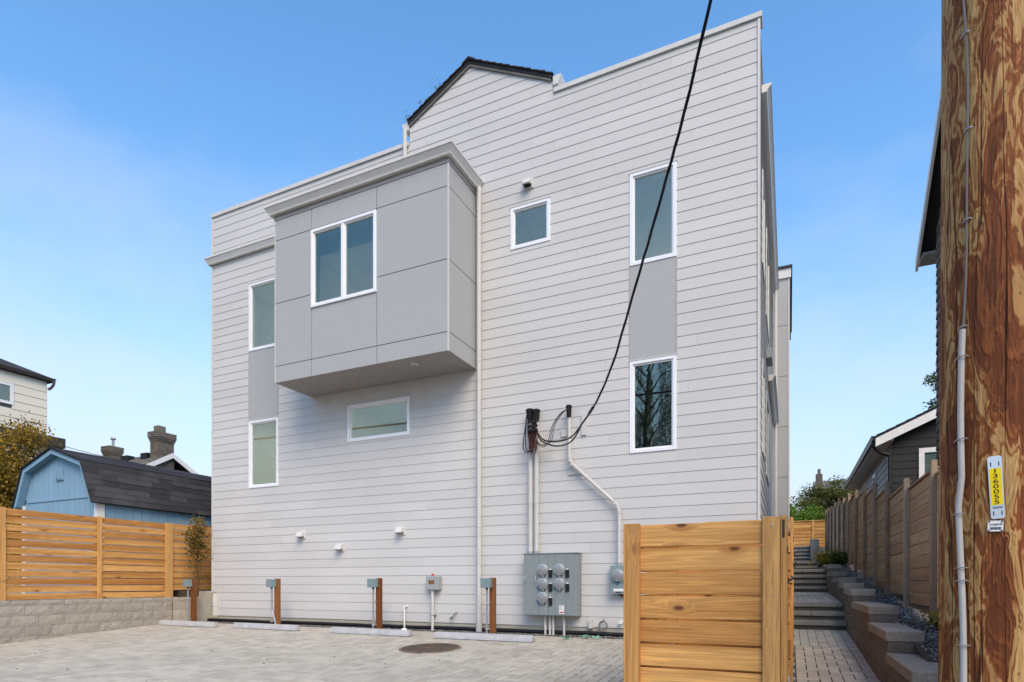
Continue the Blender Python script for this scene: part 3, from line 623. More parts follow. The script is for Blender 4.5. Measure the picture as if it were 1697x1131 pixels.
# service cable and drip loops
POLE = (.746, 2.99)
cp = [(-3.92, 9.47, 3.47), (-3.80, 9.44, 3.31), (-3.61, 9.40, 3.24), (-3.36, 9.30, 3.22), (-3.15, 9.14, 3.24), (-2.895, 8.768, 3.285), (-2.569, 8.244, 3.338), (-2.331, 7.861, 3.412), (-1.997, 7.324, 3.628), (-1.753, 6.931, 3.911), (-1.468, 6.474, 4.259), (-1.311, 6.221, 4.441), (-1.076, 5.842, 4.74), (-.952, 5.642, 4.899), (-.81, 5.414, 5.111), (-.6, 5.076, 5.50), (-.2, 4.43, 6.25), (.2, 3.79, 7.1), (.60, 3.13, 8.1)]
def smooth_path(pts, n=5):
    P = [Vector(p) for p in pts]; r = []
    for i in range(len(P)-1):
        a, b, c, d = P[max(i-1, 0)], P[i], P[i+1], P[min(i+2, len(P)-1)]
        for k in range(n):
            t = k/n; r.append(.5*((2*b)+(c-a)*t+(2*a-5*b+4*c-d)*t*t+(3*b-a-3*c+d)*t**3))
    return r+[P[-1]]
sc_ = thing('service_cable', 'thick black overhead service cable sweeping down to the weatherheads', 'cable', (-3.92, 9.47, 3.47))
base = smooth_path(cp); m_ = MB()
for ph in range(3):
    m_.tube([p+Vector((math.cos(i*.5+ph*2.09)*.0085, 0, math.sin(i*.5+ph*2.09)*.0085)) for i, p in enumerate(base) if i > 22], .0075, 6)
m_.build('twisted_wires', 'black_rubber', sc_, smooth=True)
m_ = MB(); m_.tube(base[:24], .013, 6); m_.tube(smooth_path([(-3.92, 9.46, 3.44), (-3.80, 9.42, 3.27), (-3.53, 9.36, 3.15), (-3.26, 9.25, 3.15), (-3.08, 9.08, 3.22), (-2.895, 8.768, 3.285)]), .012, 6); m_.build('wire_tails', 'black_rubber', sc_, smooth=True)
m_ = MB(); m_.tube([base[29], base[31]], .022, 8); m_.build('splice_sleeve', 'black_rubber', sc_, smooth=True)
dl_ = thing('drip_loops', 'bundle of black wire loops and splices under the twin weatherheads', 'wires', (-4.03, 9.48, 3.4))
m_ = MB()
for i in range(9):
    x0 = (-4.09 if i % 2 else -3.97)+random.uniform(-.05, .05); x1 = random.uniform(-4.08, -3.92); zb = random.uniform(3.1, 3.3)
    m_.tube(smooth_path([(x0, 9.55, 3.80), (x0, 9.50, 3.6), (x0+random.uniform(-.04, .03), 9.47, zb+.1), ((x0+x1)/2, 9.46, zb), (x1, 9.46, zb+.12), (x1, 9.47, 3.50)]), .009, 5)
m_.build('wire_loops', 'black_rubber', dl_, smooth=True)
m_ = MB()
for i in range(6):
    x0 = -4.06+i*.028; m_.tube(smooth_path([(x0, 9.45, 3.5), (x0+.01, 9.44, 3.3), (x0+.015, 9.44, random.uniform(3.08, 3.2)), (x0+.03, 9.44, 3.3), (x0+.03, 9.45, 3.48)]), .006, 5)
m_.build('red_traced_loops', 'copper_red', dl_, smooth=True)
for r_ in range(3):
    for c_ in range(3): MB().box(-4.075+c_*.065, -4.025+c_*.065, 9.42, 9.47, 3.455+r_*.072+random.uniform(-.01, .01), 3.51+r_*.072).build('splice', 'black_rubber', dl_, bevel=.008)
m_ = MB()
for i in range(3): m_.tube(smooth_path([(-3.40+i*.02, 9.55, 3.80), (-3.50+i*.02, 9.49, 3.72), (-3.64+i*.025, 9.47, 3.52), (-3.70+i*.03, 9.46, 3.28), (-3.76+i*.02, 9.46, 3.19+i*.02), (-3.86, 9.46, 3.2+i*.02), (-3.93, 9.46, 3.32)]), .006, 5)
tag(m_.build('link_wires', 'black_rubber', smooth=True), 'thin black wires hanging from the single thin weatherhead to the bundle', 'wires')
ab = thing('alarm_box', 'small grey control box with red lamp on upright conduit', 'control box', (-6.07, 9.6, -.02))
MB().box(-6.205, -5.93, 9.55, 9.68, .748, 1.005).build('case', 'box_grey', ab, bevel=.008); MB().box(-6.14, -6.02, 9.545, 9.549, .86, .93).build('display', 'post_brown', ab); MB().tube([(-6.09, 9.61, 1.0), (-6.09, 9.61, 1.035), (-6.09, 9.61, 1.055)], [.022, .022, .012], 10).build('beacon', 'red_lens', ab, smooth=True)
MB().tube([(-6.09, 9.61, .75), (-6.09, 9.61, -.06)], .03, 12).build('conduit', 'pipe_paint', ab, smooth=True); MB().box(-6.135, -6.045, 9.58, 9.69, .27, .285).build('strap', 'galvanised', ab)
sp_ = MB(); sp_.tube([(-6.72, 9.60, .42), (-6.72, 9.60, -.03)], .016, 10); sp_.tube([(-6.72, 9.69, .425), (-6.72, 9.585, .425)], .018, 10); tag(sp_.build('stub_pipe', 'white_trim', smooth=True), 'short thin white pipe stub at the foot of the siding', 'pipe')
for x, nm, lb in ((-5.68, 'loose_cable', 'short coil of loose grey cable poking from siding near downspout'), (-2.80, 'cable_coil', 'small round coil of grey cable hanging low under the meter boxes')):
    m_ = MB()
    if x < -5: 
        for i in range(4): m_.tube(smooth_path([(-5.60, 9.68, .34), (-5.62-i*.006, 9.62, .30), (-5.68+i*.008, 9.61, .22), (-5.72, 9.62, .20+i*.008), (-5.66, 9.62, .26), (-5.61, 9.62, .32)]), .006, 5)
    else:
        for i in range(4): m_.tube([(-2.80+math.cos(a*.5)*(.06+i*.004), 9.65-i*.006, .175+math.sin(a*.5)*(.06+i*.004)) for a in range(14)], .006, 5)
        m_.tube([(-2.8, 9.68, .29), (-2.80, 9.65, .23)], .006, 5)
    tag(m_.build(nm, 'wire_grey', smooth=True), lb, 'cable')
# ------------------------------------------------------------------ parking furniture
def charging_post():
    t = thing('charging_post', 'x', 'post', (0, 0, 0), 'charger posts along the parking bays')
    MB().box(-.045, .045, -.045, .045, -.1, 1.0).build('timber_post', 'post_brown', t, bevel=.004, local=True)
    b = MB().box(-.155, .02, -.145, -.047, .83, .985).build('junction_box', 'teal_grey', t, bevel=.006, local=True); MB().box(-.160, .025, -.152, -.146, .825, .99).build('box_lid', 'teal_grey', b, local=True, bevel=.002)
    MB().tube([(-.07, -.085, .83), (-.07, -.085, .80)], .024, 10).build('hub', 'black_rubber', t, local=True)
    MB().tube([(-.07, -.085, .80), (-.07, -.085, -.05)], .017, 10).build('conduit', 'galvanised', t, smooth=True, local=True)
    for z in (.12, .56): MB().box(-.095, -.02, -.106, -.046, z, z+.018).build('strap', 'silver', t, local=True)
    return t
cpz = charging_post(); PX = [-12.0, -9.5, -6.95, -4.58]
lab = ['brown timber charging post nearest the concrete block retaining wall', 'brown timber charging post with its conduit bent sideways at the foot', 'brown timber charging post left of the control box with red lamp', 'brown timber charging post close beside the long white downspout']
for i, x in enumerate(PX):
    o = cpz if i == 0 else copy_tree(cpz); o.location = (x, 9.12, ground_z(9.12)); o['label'] = lab[i]
    if i == 1:
        for ch in o.children:
            if ch.name.startswith('conduit'):
                ch.data = MB().tube(smooth_path([(-.07, -.085, .80), (-.07, -.085, .45), (-.055, -.085, .34), (.0, -.085, .2), (.04, -.085, .06), (.05, -.085, -.05)]), .018, 10).mesh('conduit', 'galvanised', True)
def wheel_stop():
    t = MB(); prof = [(-.075, 0), (.075, 0), (.07, .03), (.04, .105), (-.04, .105), (-.07, .03)]
    a = [(-.915, y, z) for y, z in prof]; am = [(-.89, y, z) for y, z in prof]
    t.extrude([(-.90, y, z) for y, z in prof], (1.80, 0, 0)); return t.mesh('wheel_stop', 'stop_paint', bevel=.012, segs=2)
ws = wheel_stop(); wl_ = ['grey concrete wheel stop nearest the block retaining wall', 'grey concrete wheel stop in front of the post with bent conduit', 'grey concrete wheel stop in the third bay left of the manhole', 'grey concrete wheel stop behind the manhole, nearest the meter bank']
for i, (x, y) in enumerate(((-11.80, 8.83), (-9.55, 8.86), (-6.88, 8.76), (-4.55, 8.70))):
    tag(obj('wheel_stop', ws, None, (x, y, ground_z(y)+.002), rot=(.057, 0, (-.02, -.05, -.03, .0)[i])), wl_[i], 'wheel stop', 'wheel stops in the parking bays')
for x, y, l_ in ((-6.15, 8.78, 'small white plastic cap on the third wheel stop'), (-4.25, 9.15, 'small white plastic dome cap on the pavers behind the wheel stop')):
    m_ = MB(); z = ground_z(y)+(.105 if x < -6 else 0); m_.tube([(x, y, z), (x, y, z+.022), (x, y, z+.03)], [.05, .045, .02], 12); m_.box(x-.08, x+.08, y-.05, y+.05, z, z+.008) if x > -6 else None
    tag(m_.build('lost_drain_plug', 'white_trim', smooth=True), l_, 'litter')
mh = thing('manhole', 'round rusty brown manhole cover set in the pavers', 'manhole', (MAN[0], MAN[1], ground_z(MAN[1])+.006))
m_ = MB(); n = 40
for r0, r1, z0, z1 in ((.47, .44, .0, .006), (.44, .43, .006, .0)): 
    for k in range(n):
        a, b = 2*math.pi*k/n, 2*math.pi*(k+1)/n; m_.add([(math.cos(a)*r0, math.sin(a)*r0, z0), (math.cos(b)*r0, math.sin(b)*r0, z0), (math.cos(b)*r1, math.sin(b)*r1, z1), (math.cos(a)*r1, math.sin(a)*r1, z1)], [(0, 1, 2, 3)])
plain('rust', (.115, .085, .065), .85, var=.45, scale=9, bump=.006); plain('rim_rust', (.22, .15, .09), .8, var=.3, scale=12)
def tilt(o): o.rotation_euler = (.057, 0, 0); return o
tilt(m_.build('rim', 'rim_rust', mh, local=True)); tilt(MB().tube([(0, 0, -.03), (0, 0, .004)], .432, 40).build('lid', 'rust', mh, local=True))
lg = MB()
for i in range(-5, 6):
    for j in range(-5, 6):
        if math.hypot(i, j) < 5.2 and (i, j) != (0, 0): lg.box(i*.075-.022, i*.075+.022, j*.075-.022, j*.075+.022, .004, .009)
tag(tilt(lg.build('tread_pattern', 'rust', mh, local=True)), kind='stuff'); tilt(MB().box(-.07, .07, -.018, .018, .004, .011).build('badge', 'rim_rust', mh, local=True))
for i, (x, y) in enumerate(((-3.23, 9.10), (-2.98, 9.27), (-2.80, 9.26))):
    m_ = MB(); c = leaves([(x, y, ground_z(y)+.035)], (.035, .02, .01), 20, .06); 
    tag(obj('plastic_scrap', quadmesh('plastic_scrap', c, 'green_film'), None), ['crumpled green plastic scrap lying nearest the viewer on the pavers', 'crumpled green plastic scrap between the two others by the drain pipe', 'rightmost crumpled green plastic scrap, beside the cedar enclosure'][i], 'litter', 'green plastic scraps under the meters')

tag(stones('pavement_grit', 70, lambda: (lambda x, y: (x, y, ground_z(y)+.003))(random.uniform(-12, -.5), random.uniform(3.5, 9.2)), .012, 'soil'), 'scattered dark grit and leaf crumbs on the pavers', 'grit', kind='stuff')

# ------------------------------------------------------------------ split-face blocks
def block_mesh(L, H, D, mat, seed, rough=.010, axis='x'):
    rd = random.Random(seed); nx, nz = max(3, int(L/.07)), max(2, int(H/.05)); mb = MB()
    vs = []
    for j in range(nz+1):
        for i in range(nx+1):
            e = i in (0, nx) or j in (0, nz); y = 0.001 if e else -rd.uniform(.2, 1)*rough
            vs.append((-L/2+L*i/nx, y, H*j/nz))
    fs = [(j*(nx+1)+i, j*(nx+1)+i+1, (j+1)*(nx+1)+i+1, (j+1)*(nx+1)+i) for j in range(nz) for i in range(nx)]
    mb.add(vs, fs); mb.add([(-L/2, .001, 0), (L/2, .001, 0), (L/2, D, 0), (-L/2, D, 0), (-L/2, .001, H), (L/2, .001, H), (L/2, D, H), (-L/2, D, H)], [(4, 5, 6, 7), (1, 2, 6, 5), (3, 0, 4, 7), (2, 3, 7, 6)])
    return mb.mesh('block', mat)
BM = {}
def block(parent, x, y, z, L, H, D, mat, rotz, name='block'):
    key = (round(L, 2), round(H, 2), D, mat, random.randrange(4))
    if key not in BM: BM[key] = block_mesh(key[0]-.004, key[1]-.003, D, mat, hash(key) & 999)
    return obj(name, BM[key], parent, (x+random.uniform(-.003, .003), y, z), rot=(0, 0, rotz))
rw = thing('retaining_wall', 'tan split face concrete block retaining wall under the cedar fence', 'retaining wall', (-13.0, 5, -.2))
RX = -12.85
for c in range(5):
    z = -.30+c*.19; h = .19 if c < 4 else .095
    if c == 4: z = .46
    y = 9.22-(.225 if c % 2 else 0)
    while y > .6:
        L = .45 if not (c % 2 and y > 9.1) else .45
        if ground_z(y-.225) < z+h: block(rw, RX, y-.225, z, .45, h, .3, 'block_tan', R(90))
        y -= .45
    if c % 2: block(rw, RX, 9.108, z, .22, h, .3, 'block_tan', R(90))
    for i in range(3):
        if z+h > -.05: block(rw, RX+.12+i*.24, 9.225, z, .24, h, .2, 'block_tan', 0)
MB().box(-13.2, RX-.03, .6, 9.2, -.4, .45).box(-13.2, -12.66, 9.45, 12.5, -.4, .70).box(-13.2, -12.66, 9.26, 9.45, -.4, .56).build('fill', 'soil', rw)

# ------------------------------------------------------------------ fences
def fence_board(parent, p0, p1, z, h, t, mat='cedar', name='board', sag=0):
    p0, p1 = Vector(p0), Vector(p1); d = p1-p0; L = d.length
    key = ('bd', h, t, mat, round(L, 1))
    if key not in mesh_cache: mesh_cache[key] = MB().box(-key[4]/2, key[4]/2, -t/2, t/2, 0, h).mesh(name, mat, bevel=.003)
    return obj(name, mesh_cache[key], parent, ((p0.x+p1.x)/2, (p0.y+p1.y)/2, z), rot=(0, -sag, math.atan2(d.y, d.x)), scale=(L/key[4], 1, 1))
lf = thing('cedar_fence', 'new orange cedar fence of horizontal boards above block wall', 'fence', (-12.95, 6, .53))
FX = -12.93
posts_y = [.9, 2.75, 4.55, 6.02, 7.65, 9.10]
posts_y = [-.2, 1.9, 4.0, 5.98, 7.66, 9.14]
for a, b in zip(posts_y, posts_y[1:]):
    for k in range(12): fence_board(lf, (FX, a, 0), (FX, b, 0), .565+k*.1405, .125 if k else .12, .02, sag=random.uniform(-.0015, .0015))
for y in posts_y: 
    MB().box(FX+.011, FX+.036, y-.045, y+.045, .55, 2.25).build('post', 'cedar_upright', lf, bevel=.003)
    MB().box(FX-.10, FX-.011, y-.045, y+.045, .45, 2.22).build('post', 'cedar_upright', lf, bevel=.003)
for k in range(11): fence_board(lf, (FX, 9.19, 0), (FX, 12.6, 0), .72+k*.1405, .125, .02)
MB().box(FX+.011, FX+.036, 9.188, 9.275, .55, 2.24).build('post', 'cedar_upright', lf, bevel=.003)
# sapling between fence and house
sp = thing('sapling', 'slender young tree with rusty leaves between fence and house', 'sapling', (-12.36, 9.5, .52))
m_ = MB(); tips = []
for i in range(5):
    a = random.uniform(-.18, .18); top = (-12.36+a, 9.5+random.uniform(-.1, .1), random.uniform(1.5, 2.35)); m_.tube([(-12.36, 9.5, .48), (-12.36+a*.4, 9.5, 1.1), top], [.011, .008, .004], 5)
    tips += [(-12.36+a*.4+(top[0]+12.36-a*.4)*t, 9.5+(top[1]-9.5)*t, 1.1+(top[2]-1.1)*t) for t in (.1, .3, .5, .7, .9, 1)]
m_.build('trunk', 'stem', sp); obj('crown', quadmesh('crown', np.concatenate([leaves([t for t in tips if t[2] > 1.6], (.09, .1, .10), 900, .07), leaves(tips, (.1, .1, .12), 380, .06)]), 'leaf_rust'), sp)

# cedar bin enclosure beside the path
en = thing('cedar_enclosure', 'cedar bin enclosure with wide horizontal boards and black gate latches', 'enclosure', (-.5, 5, -.3))
EY = 3.85; PB = .1525
for k in range(11): fence_board(en, (-.95, EY+.02, 0), (-.03, EY+.02, 0), 1.245-PB*(k+1)+.006, .1395, .02)
for a, b, m in ((-.976, -.962, 'cedar_upright'), (-.960, -.873, 'cedar_upright'), (-.146, -.052, 'cedar_upright')): MB().box(a, b, EY-.028, EY+.008, -.42, 1.247+(.008 if a > -.2 else 0)).build('upright', m, en, bevel=.003)
MB().box(-.05, -.016, EY-.024, EY+.07, -.42, 1.257).build('upright', 'cedar_upright', en, bevel=.003); MB().box(-.040, -.027, EY-.0265, EY-.022, 1.13, 1.235).build('hinge_slot', 'black_iron', en)
MB().tube([(-.094, EY-.028, 1.205), (-.094, EY-.033, 1.205)], .006, 8).build('screw', 'galvanised', en)
for x, z in ((-.916, 1.2), (-.10, .79), (-.916, .1)): MB().tube([(x, EY-.028, z), (x, EY-.031, z)], .004, 8).build('screw', 'galvanised', en)
for k in range(11): fence_board(en, (-.955, EY+.08, 0), (-.955, 9.3, 0), 1.245-PB*(k+1)+.006, .1395, .02)
segs_ = [(3.93, 5.62, 1.245, -.036), (5.70, 7.60, 1.43, .006), (7.66, 9.45, 1.63, .022)]
for i, (a, b, top, x) in enumerate(segs_):
    nbd = int((top-ground_z(b)-.05)/PB)
    for k in range(nbd): fence_board(en, (x-.012, a, 0), (x-.012, b, 0), top-PB*(k+1)+.006, .1395, .018)
    for y in (a+.05, (a+b)/2-.06, (a+b)/2+.06, b-.05): MB().box(x-.002, x+.019, y-.045, y+.045, ground_z(y)+.03, top+random.uniform(-.03, .012)).build('upright', 'cedar_upright', en, bevel=.002)
    y = b-.35; z = top-.36; l = MB(); l.box(x+.019, x+.030, y-.06, y+.06, z-.025, z+.025).box(x+.03, x+.055, y-.02, y+.10, z-.03, z-.018).tube([(x+.03, y-.02, z), (x+.06, y+.02, z+.02), (x+.05, y+.10, z+.035)], .008, 6); l.build('gate_latch', 'black_iron', en)
    for zz_ in (top-.18, .25): MB().box(x+.019, x+.024, a+.02, a+.16, zz_-.02, zz_+.02).build('hinge', 'black_iron', en)
for dy, dt_ in ((5.66, 1.42), (7.63, 1.62)):
    for k in range(10): fence_board(en, (-.94, dy, 0), (-.04, dy, 0), dt_-PB*(k+1)+.006, .1395, .02)

# ------------------------------------------------------------------ path, steps, right retaining wall
W0, W1 = .06, .845
path = MB(); path.add([(W0, 9.38, ground_z(9.38)-.02), (W1+.02, 9.38, ground_z(9.38)-.02), (W1+.02, 11.32, ground_z(11.3)-.02), (W0-.5, 11.32, ground_z(11.3)-.02), (W0-.5, 9.38, ground_z(9.38)-.02)], [(0, 1, 2, 3, 4)])
path_o = struct('path', path, 'backing')
pp = herringbone(W0, W1+.02, 3.0, 9.45); paver_objects([q for q in pp if q[2] > 4.2], path_o, 'path_paver', .057, ground_z)
def stack_pavers(x0, x1, y0, y1, zf, slope, parent, wx=.118, wy=.13, lim=300):
    n = 0; y = y0
    while y < y1-.05:
        x = x0
        while x < x1-.03:
            key = ('st', wx, wy)
            if key not in mesh_cache:
                mb = MB(); c = .014; a, b = wx/2-.003, wy/2-.003
                poly = [(-a+c, -b), (a-c, -b), (a, -b+c), (a, b-c), (a-c, b), (-a+c, b), (-a, b-c), (-a, -b+c)]
                mb.extrude([(p[0], p[1], -.03) for p in poly], (0, 0, .03)); mesh_cache[key] = mb.mesh('paver', 'path_paver')
            obj('paver', mesh_cache[key], parent, (x+wx/2, y+wy/2, zf(y+wy/2)+random.uniform(-.0015, .0015)), rot=(math.atan(slope), 0, 0)); x += wx; n += 1
        y += wy
stack_pavers(-.45, W1+.02, 9.46, 11.30, ground_z, .057, path_o)
# one stair per flight: cap stones on darker risers
def flight(name, label, y0, z0, n, rise, tread, x0, x1):
    t = thing(name, label, 'steps', ((x0+x1)/2, y0, z0), 'block stairs climbing beside the house')
    for i in range(n):
        y = y0+i*tread; z = z0+rise*(i+1); xs = [x0, x0+.48+.3*(i % 2), x1] if x1-x0 > .9 else [x0, x1]
        for a, b in zip(xs, xs[1:]):
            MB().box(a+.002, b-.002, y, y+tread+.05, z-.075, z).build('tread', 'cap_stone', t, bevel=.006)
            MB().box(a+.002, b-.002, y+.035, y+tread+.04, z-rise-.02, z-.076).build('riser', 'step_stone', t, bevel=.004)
    return t
flight('stone_steps', 'lowest three grey block steps at the end of the path', 11.30, .09, 3, .145, .34, -.45, W1)
lz1 = lambda y: .525+.03*(y-12.3)
ld = MB().box(-.45, W1, 12.36, 16.6, .2, .49); landing = struct('landing', ld, 'backing')
stack_pavers(-.45, W1-.02, 12.37, 16.55, lz1, .03, landing)
flight('stone_steps', 'second flight of four grey block steps above the first landing', 16.6, .655, 4, .147, .34, -.45, W1)
MB_ = MB().box(-.45, W1, 18.0, 21.2, .6, 1.26); struct('landing', MB_, 'path_paver')
flight('stone_steps', 'two middle grey block steps beside the yellow green plants', 21.2, 1.27, 2, .16, .36, -.45, W1-.05)
struct('landing', MB().box(-.45, W1-.05, 21.96, 29.4, .9, 1.60), 'path_paver')
flight('stone_steps', 'topmost narrow flight of grey block steps below the far fence', 29.2, 1.70, 5, .18, .36, -.45, W1)
struct('landing', MB().box(-2.5, 3, 31.05, 34.5, 1.2, 2.58), 'path_paver')
rr = thing('stepped_retaining_wall', 'dark block retaining wall stepping up with flat caps beside the path', 'retaining wall', (1.0, 8, 0))
tiers = [(2.9, 4.0, .0), (4.0, 5.33, .10), (5.33, 6.68, .205), (6.68, 8.12, .41), (8.12, 10.2, .60), (10.2, 11.7, .78), (11.7, 13.0, .88), (13.0, 15.0, .98), (15.0, 16.6, 1.13), (16.6, 18.2, 1.33), (18.2, 21.2, 1.38)]
for a, b, top in tiers:
    n = max(1, round((b-a)/.42)); L = (b-a)/n
    for i in range(n):
        y = a+L*(i+.5); block(rr, W1, y, top-.20, L, .10, .28, 'block_dark', R(-90))
        o = MB().box(W1-.015, 1.14, y-L/2+.002, y+L/2-.002, top-.098, top).build('cap', 'cap_stone', rr, bevel=.006)
        z = top-.40; k = 0
        while z+.2 > ground_z(y)-.05 if y < 11.3 else k < 3:
            block(rr, W1, y+(.0 if k % 2 else .0), z, L, .20, .25, 'block_dark', R(-90)); z -= .2; k += 1
    for xa, xb in ((W1+.004, W1+.07), (W1+.074, 1.13)): MB().box(xa, xb, a+.006, a+.30, top-.205, top-.101).build('block', 'cap_stone', rr, bevel=.006)
    block(rr, 1.0, a-.002, top-.098-.002, .27, .096, .02, 'cap_stone', 0, 'cap_face') if False else None
MB().box(W1, 1.14, 29.0, 30.6, 1.6, 2.78).build('end_pier', 'cap_stone', rr, bevel=.01); MB().box(W1, 1.14, 30.6, 31.3, 1.6, 2.9).build('end_pier', 'cap_stone', rr, bevel=.01)
# gravel slope between wall and old fence
def gz(y): return float(np.interp(y, [3, 5.3, 6.7, 8.1, 10.2, 12, 15, 18, 21, 30, 40], [-.05, .12, .30, .42, .55, .70, .98, 1.28, 1.5, 2.2, 2.4]))
gb = MB(); ys = [3, 5.3, 6.7, 8.1, 10.2, 12, 15, 18, 21, 30, 34]
gb.v = [(x, y, gz(y)-.01) for y in ys for x in (1.05, 2.4)]; gb.f = [(2*i, 2*i+1, 2*i+3, 2*i+2) for i in range(len(ys)-1)]
struct('gravel_bank', gb, 'soil')
def gp():
    y = 3+random.random()**1.5*17; return (random.uniform(1.1, 1.55), y, gz(y)+random.uniform(-.005, .008))
tag(stones('gravel', 5200, gp, .016), 'grey gravel between the stepped wall caps and the old fence', 'gravel', kind='stuff')
# old fence on the right
of = thing('weathered_fence', 'weathered brown board fence stepping uphill along the path', 'fence', (1.5, 12, .4))
py = [3.0, 4.75, 6.45, 8.15, 9.89, 11.74, 13.37, 15.02, 17.0, 18.8, 20.6, 22.5, 24.5, 26.5, 28.5, 30.4]
tops = [1.93, 2.0, 2.08, 2.165, 2.267, 2.48, 2.74, 2.93, 3.12, 3.28, 3.42, 3.58, 3.72, 3.86, 4.0, 4.1]
for i in range(len(py)-1):
    a, b, top = py[i]+.045, py[i+1]-.045, tops[i]; nb_ = int((top-gz((a+b)/2)+.02)/.157)
    for k in range(nb_): fence_board(of, (1.515, a, 0), (1.515, b, 0), top-.157*(k+1)+random.uniform(-.004, .004), .15, .02, 'old_cedar', sag=random.uniform(-.006, .006))
    MB().box(1.48, 1.55, a, b, top+.004, top+.03).build('cap_rail', 'old_cedar', of, bevel=.003)
for i, y in enumerate(py): 
    ln = .07 if i == 8 else 0
    p = MB().box(-.03, .03, -.045, .045, -.3, tops[min(i, len(tops)-1)]-gz(y)+random.uniform(.02, .1)).mesh('post', 'old_cedar_upright', bevel=.004); obj('post', p, of, (1.472, y, gz(y)), rot=(ln, 0, 0))
# a few low plants on the bank
def plant(name, label, c, r, h, n, mat, size, group=None):
    t = thing(name, label, 'plant', c, group); m_ = MB(); tips = []
    for i in range(12):
        a = random.random()*6.28; q = r*random.uniform(.3, 1); tip = (c[0]+math.cos(a)*q, c[1]+math.sin(a)*q, c[2]+h*random.uniform(.5, 1)); m_.tube([c, ((c[0]+tip[0])/2, (c[1]+tip[1])/2, c[2]+h*.6), tip], [.008, .006, .003], 4); tips += [tip, ((c[0]+tip[0])/2, (c[1]+tip[1])/2, c[2]+h*.5)]
    m_.build('stems', 'stem', t); obj('leaves', quadmesh('leaves', leaves(tips, (r*.3, r*.3, h*.18), n, size), mat), t)
plant('shrub', 'yellow green feathery plant beside the middle steps', (.98, 19.9, 1.36), .34, .42, 900, 'leaf_yellow', .06, 'plants on the bank'); plant('shrub', 'dark green leafy plant on the bank top by the old fence', (1.27, 19.3, 1.34), .3, .34, 1000, 'leaf_green', .07, 'plants on the bank')
plant('weed', 'small yellow weed in gravel at the old fence foot', (1.40, 7.55, gz(7.55)), .12, .16, 120, 'leaf_yellow', .06)
# far fence across the top of the path
ff = thing('far_cedar_fence', 'distant cedar fence closing the top of the path', 'fence', (.5, 32.0, 2.6))
for k in range(8): 
    for a, b in ((-2.4, .94), (1.06, 2.6)): fence_board(ff, (a, 32.0, 0), (b, 32.0, 0), 2.62+k*.155, .14, .02)
for x in (-.6, 1.0): MB().box(x-.055, x+.055, 31.95, 31.99, 2.5, 3.9).build('post', 'cedar_upright', ff, bevel=.003)
for x in (-.8,): MB().box(-2.4, 2.6, 31.93, 32.05, 3.86, 3.89).build('cap_rail', 'cedar', ff)

# ------------------------------------------------------------------ utility pole
PC = Vector((POLE[0], POLE[1], 0)); pz0 = ground_z(POLE[1])-.1
up = thing('utility_pole', 'thick peeling brown timber utility pole at the right edge', 'pole', (POLE[0], POLE[1], pz0+.1))
m_ = MB(); n = 40; H = [pz0+i*.35 for i in range(30)]; rr_ = random.Random(3); wob = [rr_.uniform(-.004, .004) for _ in range(n)]
for j, z in enumerate(H):
    r0 = .190-.0045*(z-pz0)
    for k in range(n): a = 2*math.pi*k/n; q = r0+wob[k]+rr_.uniform(-.0015, .0015); m_.v.append((math.cos(a)*q, math.sin(a)*q, z))
m_.f = [(j*n+k, j*n+(k+1) % n, (j+1)*n+(k+1) % n, (j+1)*n+k) for j in range(len(H)-1) for k in range(n)]+[tuple((len(H)-1)*n+k for k in range(n))]
sh = obj('shaft', m_.mesh('shaft', 'pole_wood', True), up, (POLE[0], POLE[1], 0))
toC = Vector((-POLE[0], -POLE[1], 0)).normalized(); rt = Vector((toC.y*-1, toC.x, 0)); rt = Vector((-toC.y, toC.x, 0))     # screen right of the pole
if rt.dot(Vector((1, 0, 0))) < 0: rt = -rt
def on_pole(lat, z, out=0.0):
    r0 = .190-.0045*(z-pz0)+out; a = math.asin(max(-1, min(1, lat/r0))); return PC+toC*(r0*math.cos(a))+rt*(r0*math.sin(a))+Vector((0, 0, z))
lat = lambda z: -.102+.012*math.sin(z*3.1)+(.008 if z > 1.2 else -.006)
MB().tube([on_pole(lat(z), z, .008) for z in np.arange(-.45, 1.90, .115)], .0115, 10).build('cable_moulding', 'moulding', up, smooth=True)
MB().tube([on_pole(lat(z)+.004*math.sin(z*7), z, .003) for z in np.arange(1.80, 9.4, .12)], .0042, 6).build('ground_wire', 'wire_grey', up, smooth=True)
for z in (.62, .87, .92, 1.13, 1.42, 1.74, 1.86, 2.27, 2.62, 3.0, 3.4): 
    w_ = .022 if z < 1.8 else .014
    MB().tube([on_pole(lat(z)-w_, z, .002), on_pole(lat(z)-w_*.5, z+.003, .022 if z < 1.8 else .009), on_pole(lat(z)+w_*.5, z+.004, .022 if z < 1.8 else .009), on_pole(lat(z)+w_, z+.002, .002)], .0028, 5).build('staple', 'galvanised', up, smooth=True)
# number tag and small label: plates facing the camera side of the shaft
def plate(name, label, lat0, zc, w, h, mat, parent=None, out=.006, t=.002, rnd=0, roll=0.0):
    p = on_pole(lat0, zc, out); me = MB()
    pts = [(-w/2+rnd, -h/2), (w/2-rnd, -h/2), (w/2, -h/2+rnd), (w/2, h/2-rnd), (w/2-rnd, h/2), (-w/2+rnd, h/2), (-w/2, h/2-rnd), (-w/2, -h/2+rnd)] if rnd else [(-w/2, -h/2), (w/2, -h/2), (w/2, h/2), (-w/2, h/2)]
    me.extrude([(x, y, 0) for x, y in pts], (0, 0, t)); o = obj(name, me.mesh(name, mat), None, p)
    nrm = toC; up_ = (Vector((0, 0, 1))+rt*roll).normalized(); o.rotation_euler = Matrix((rt-up_*rt.dot(up_), up_, nrm)).transposed().to_euler(); return o
def child(o, me, name, loc): c = bpy.data.objects.new(name, me); COL.objects.link(c); c.parent = o; c.location = loc; return c
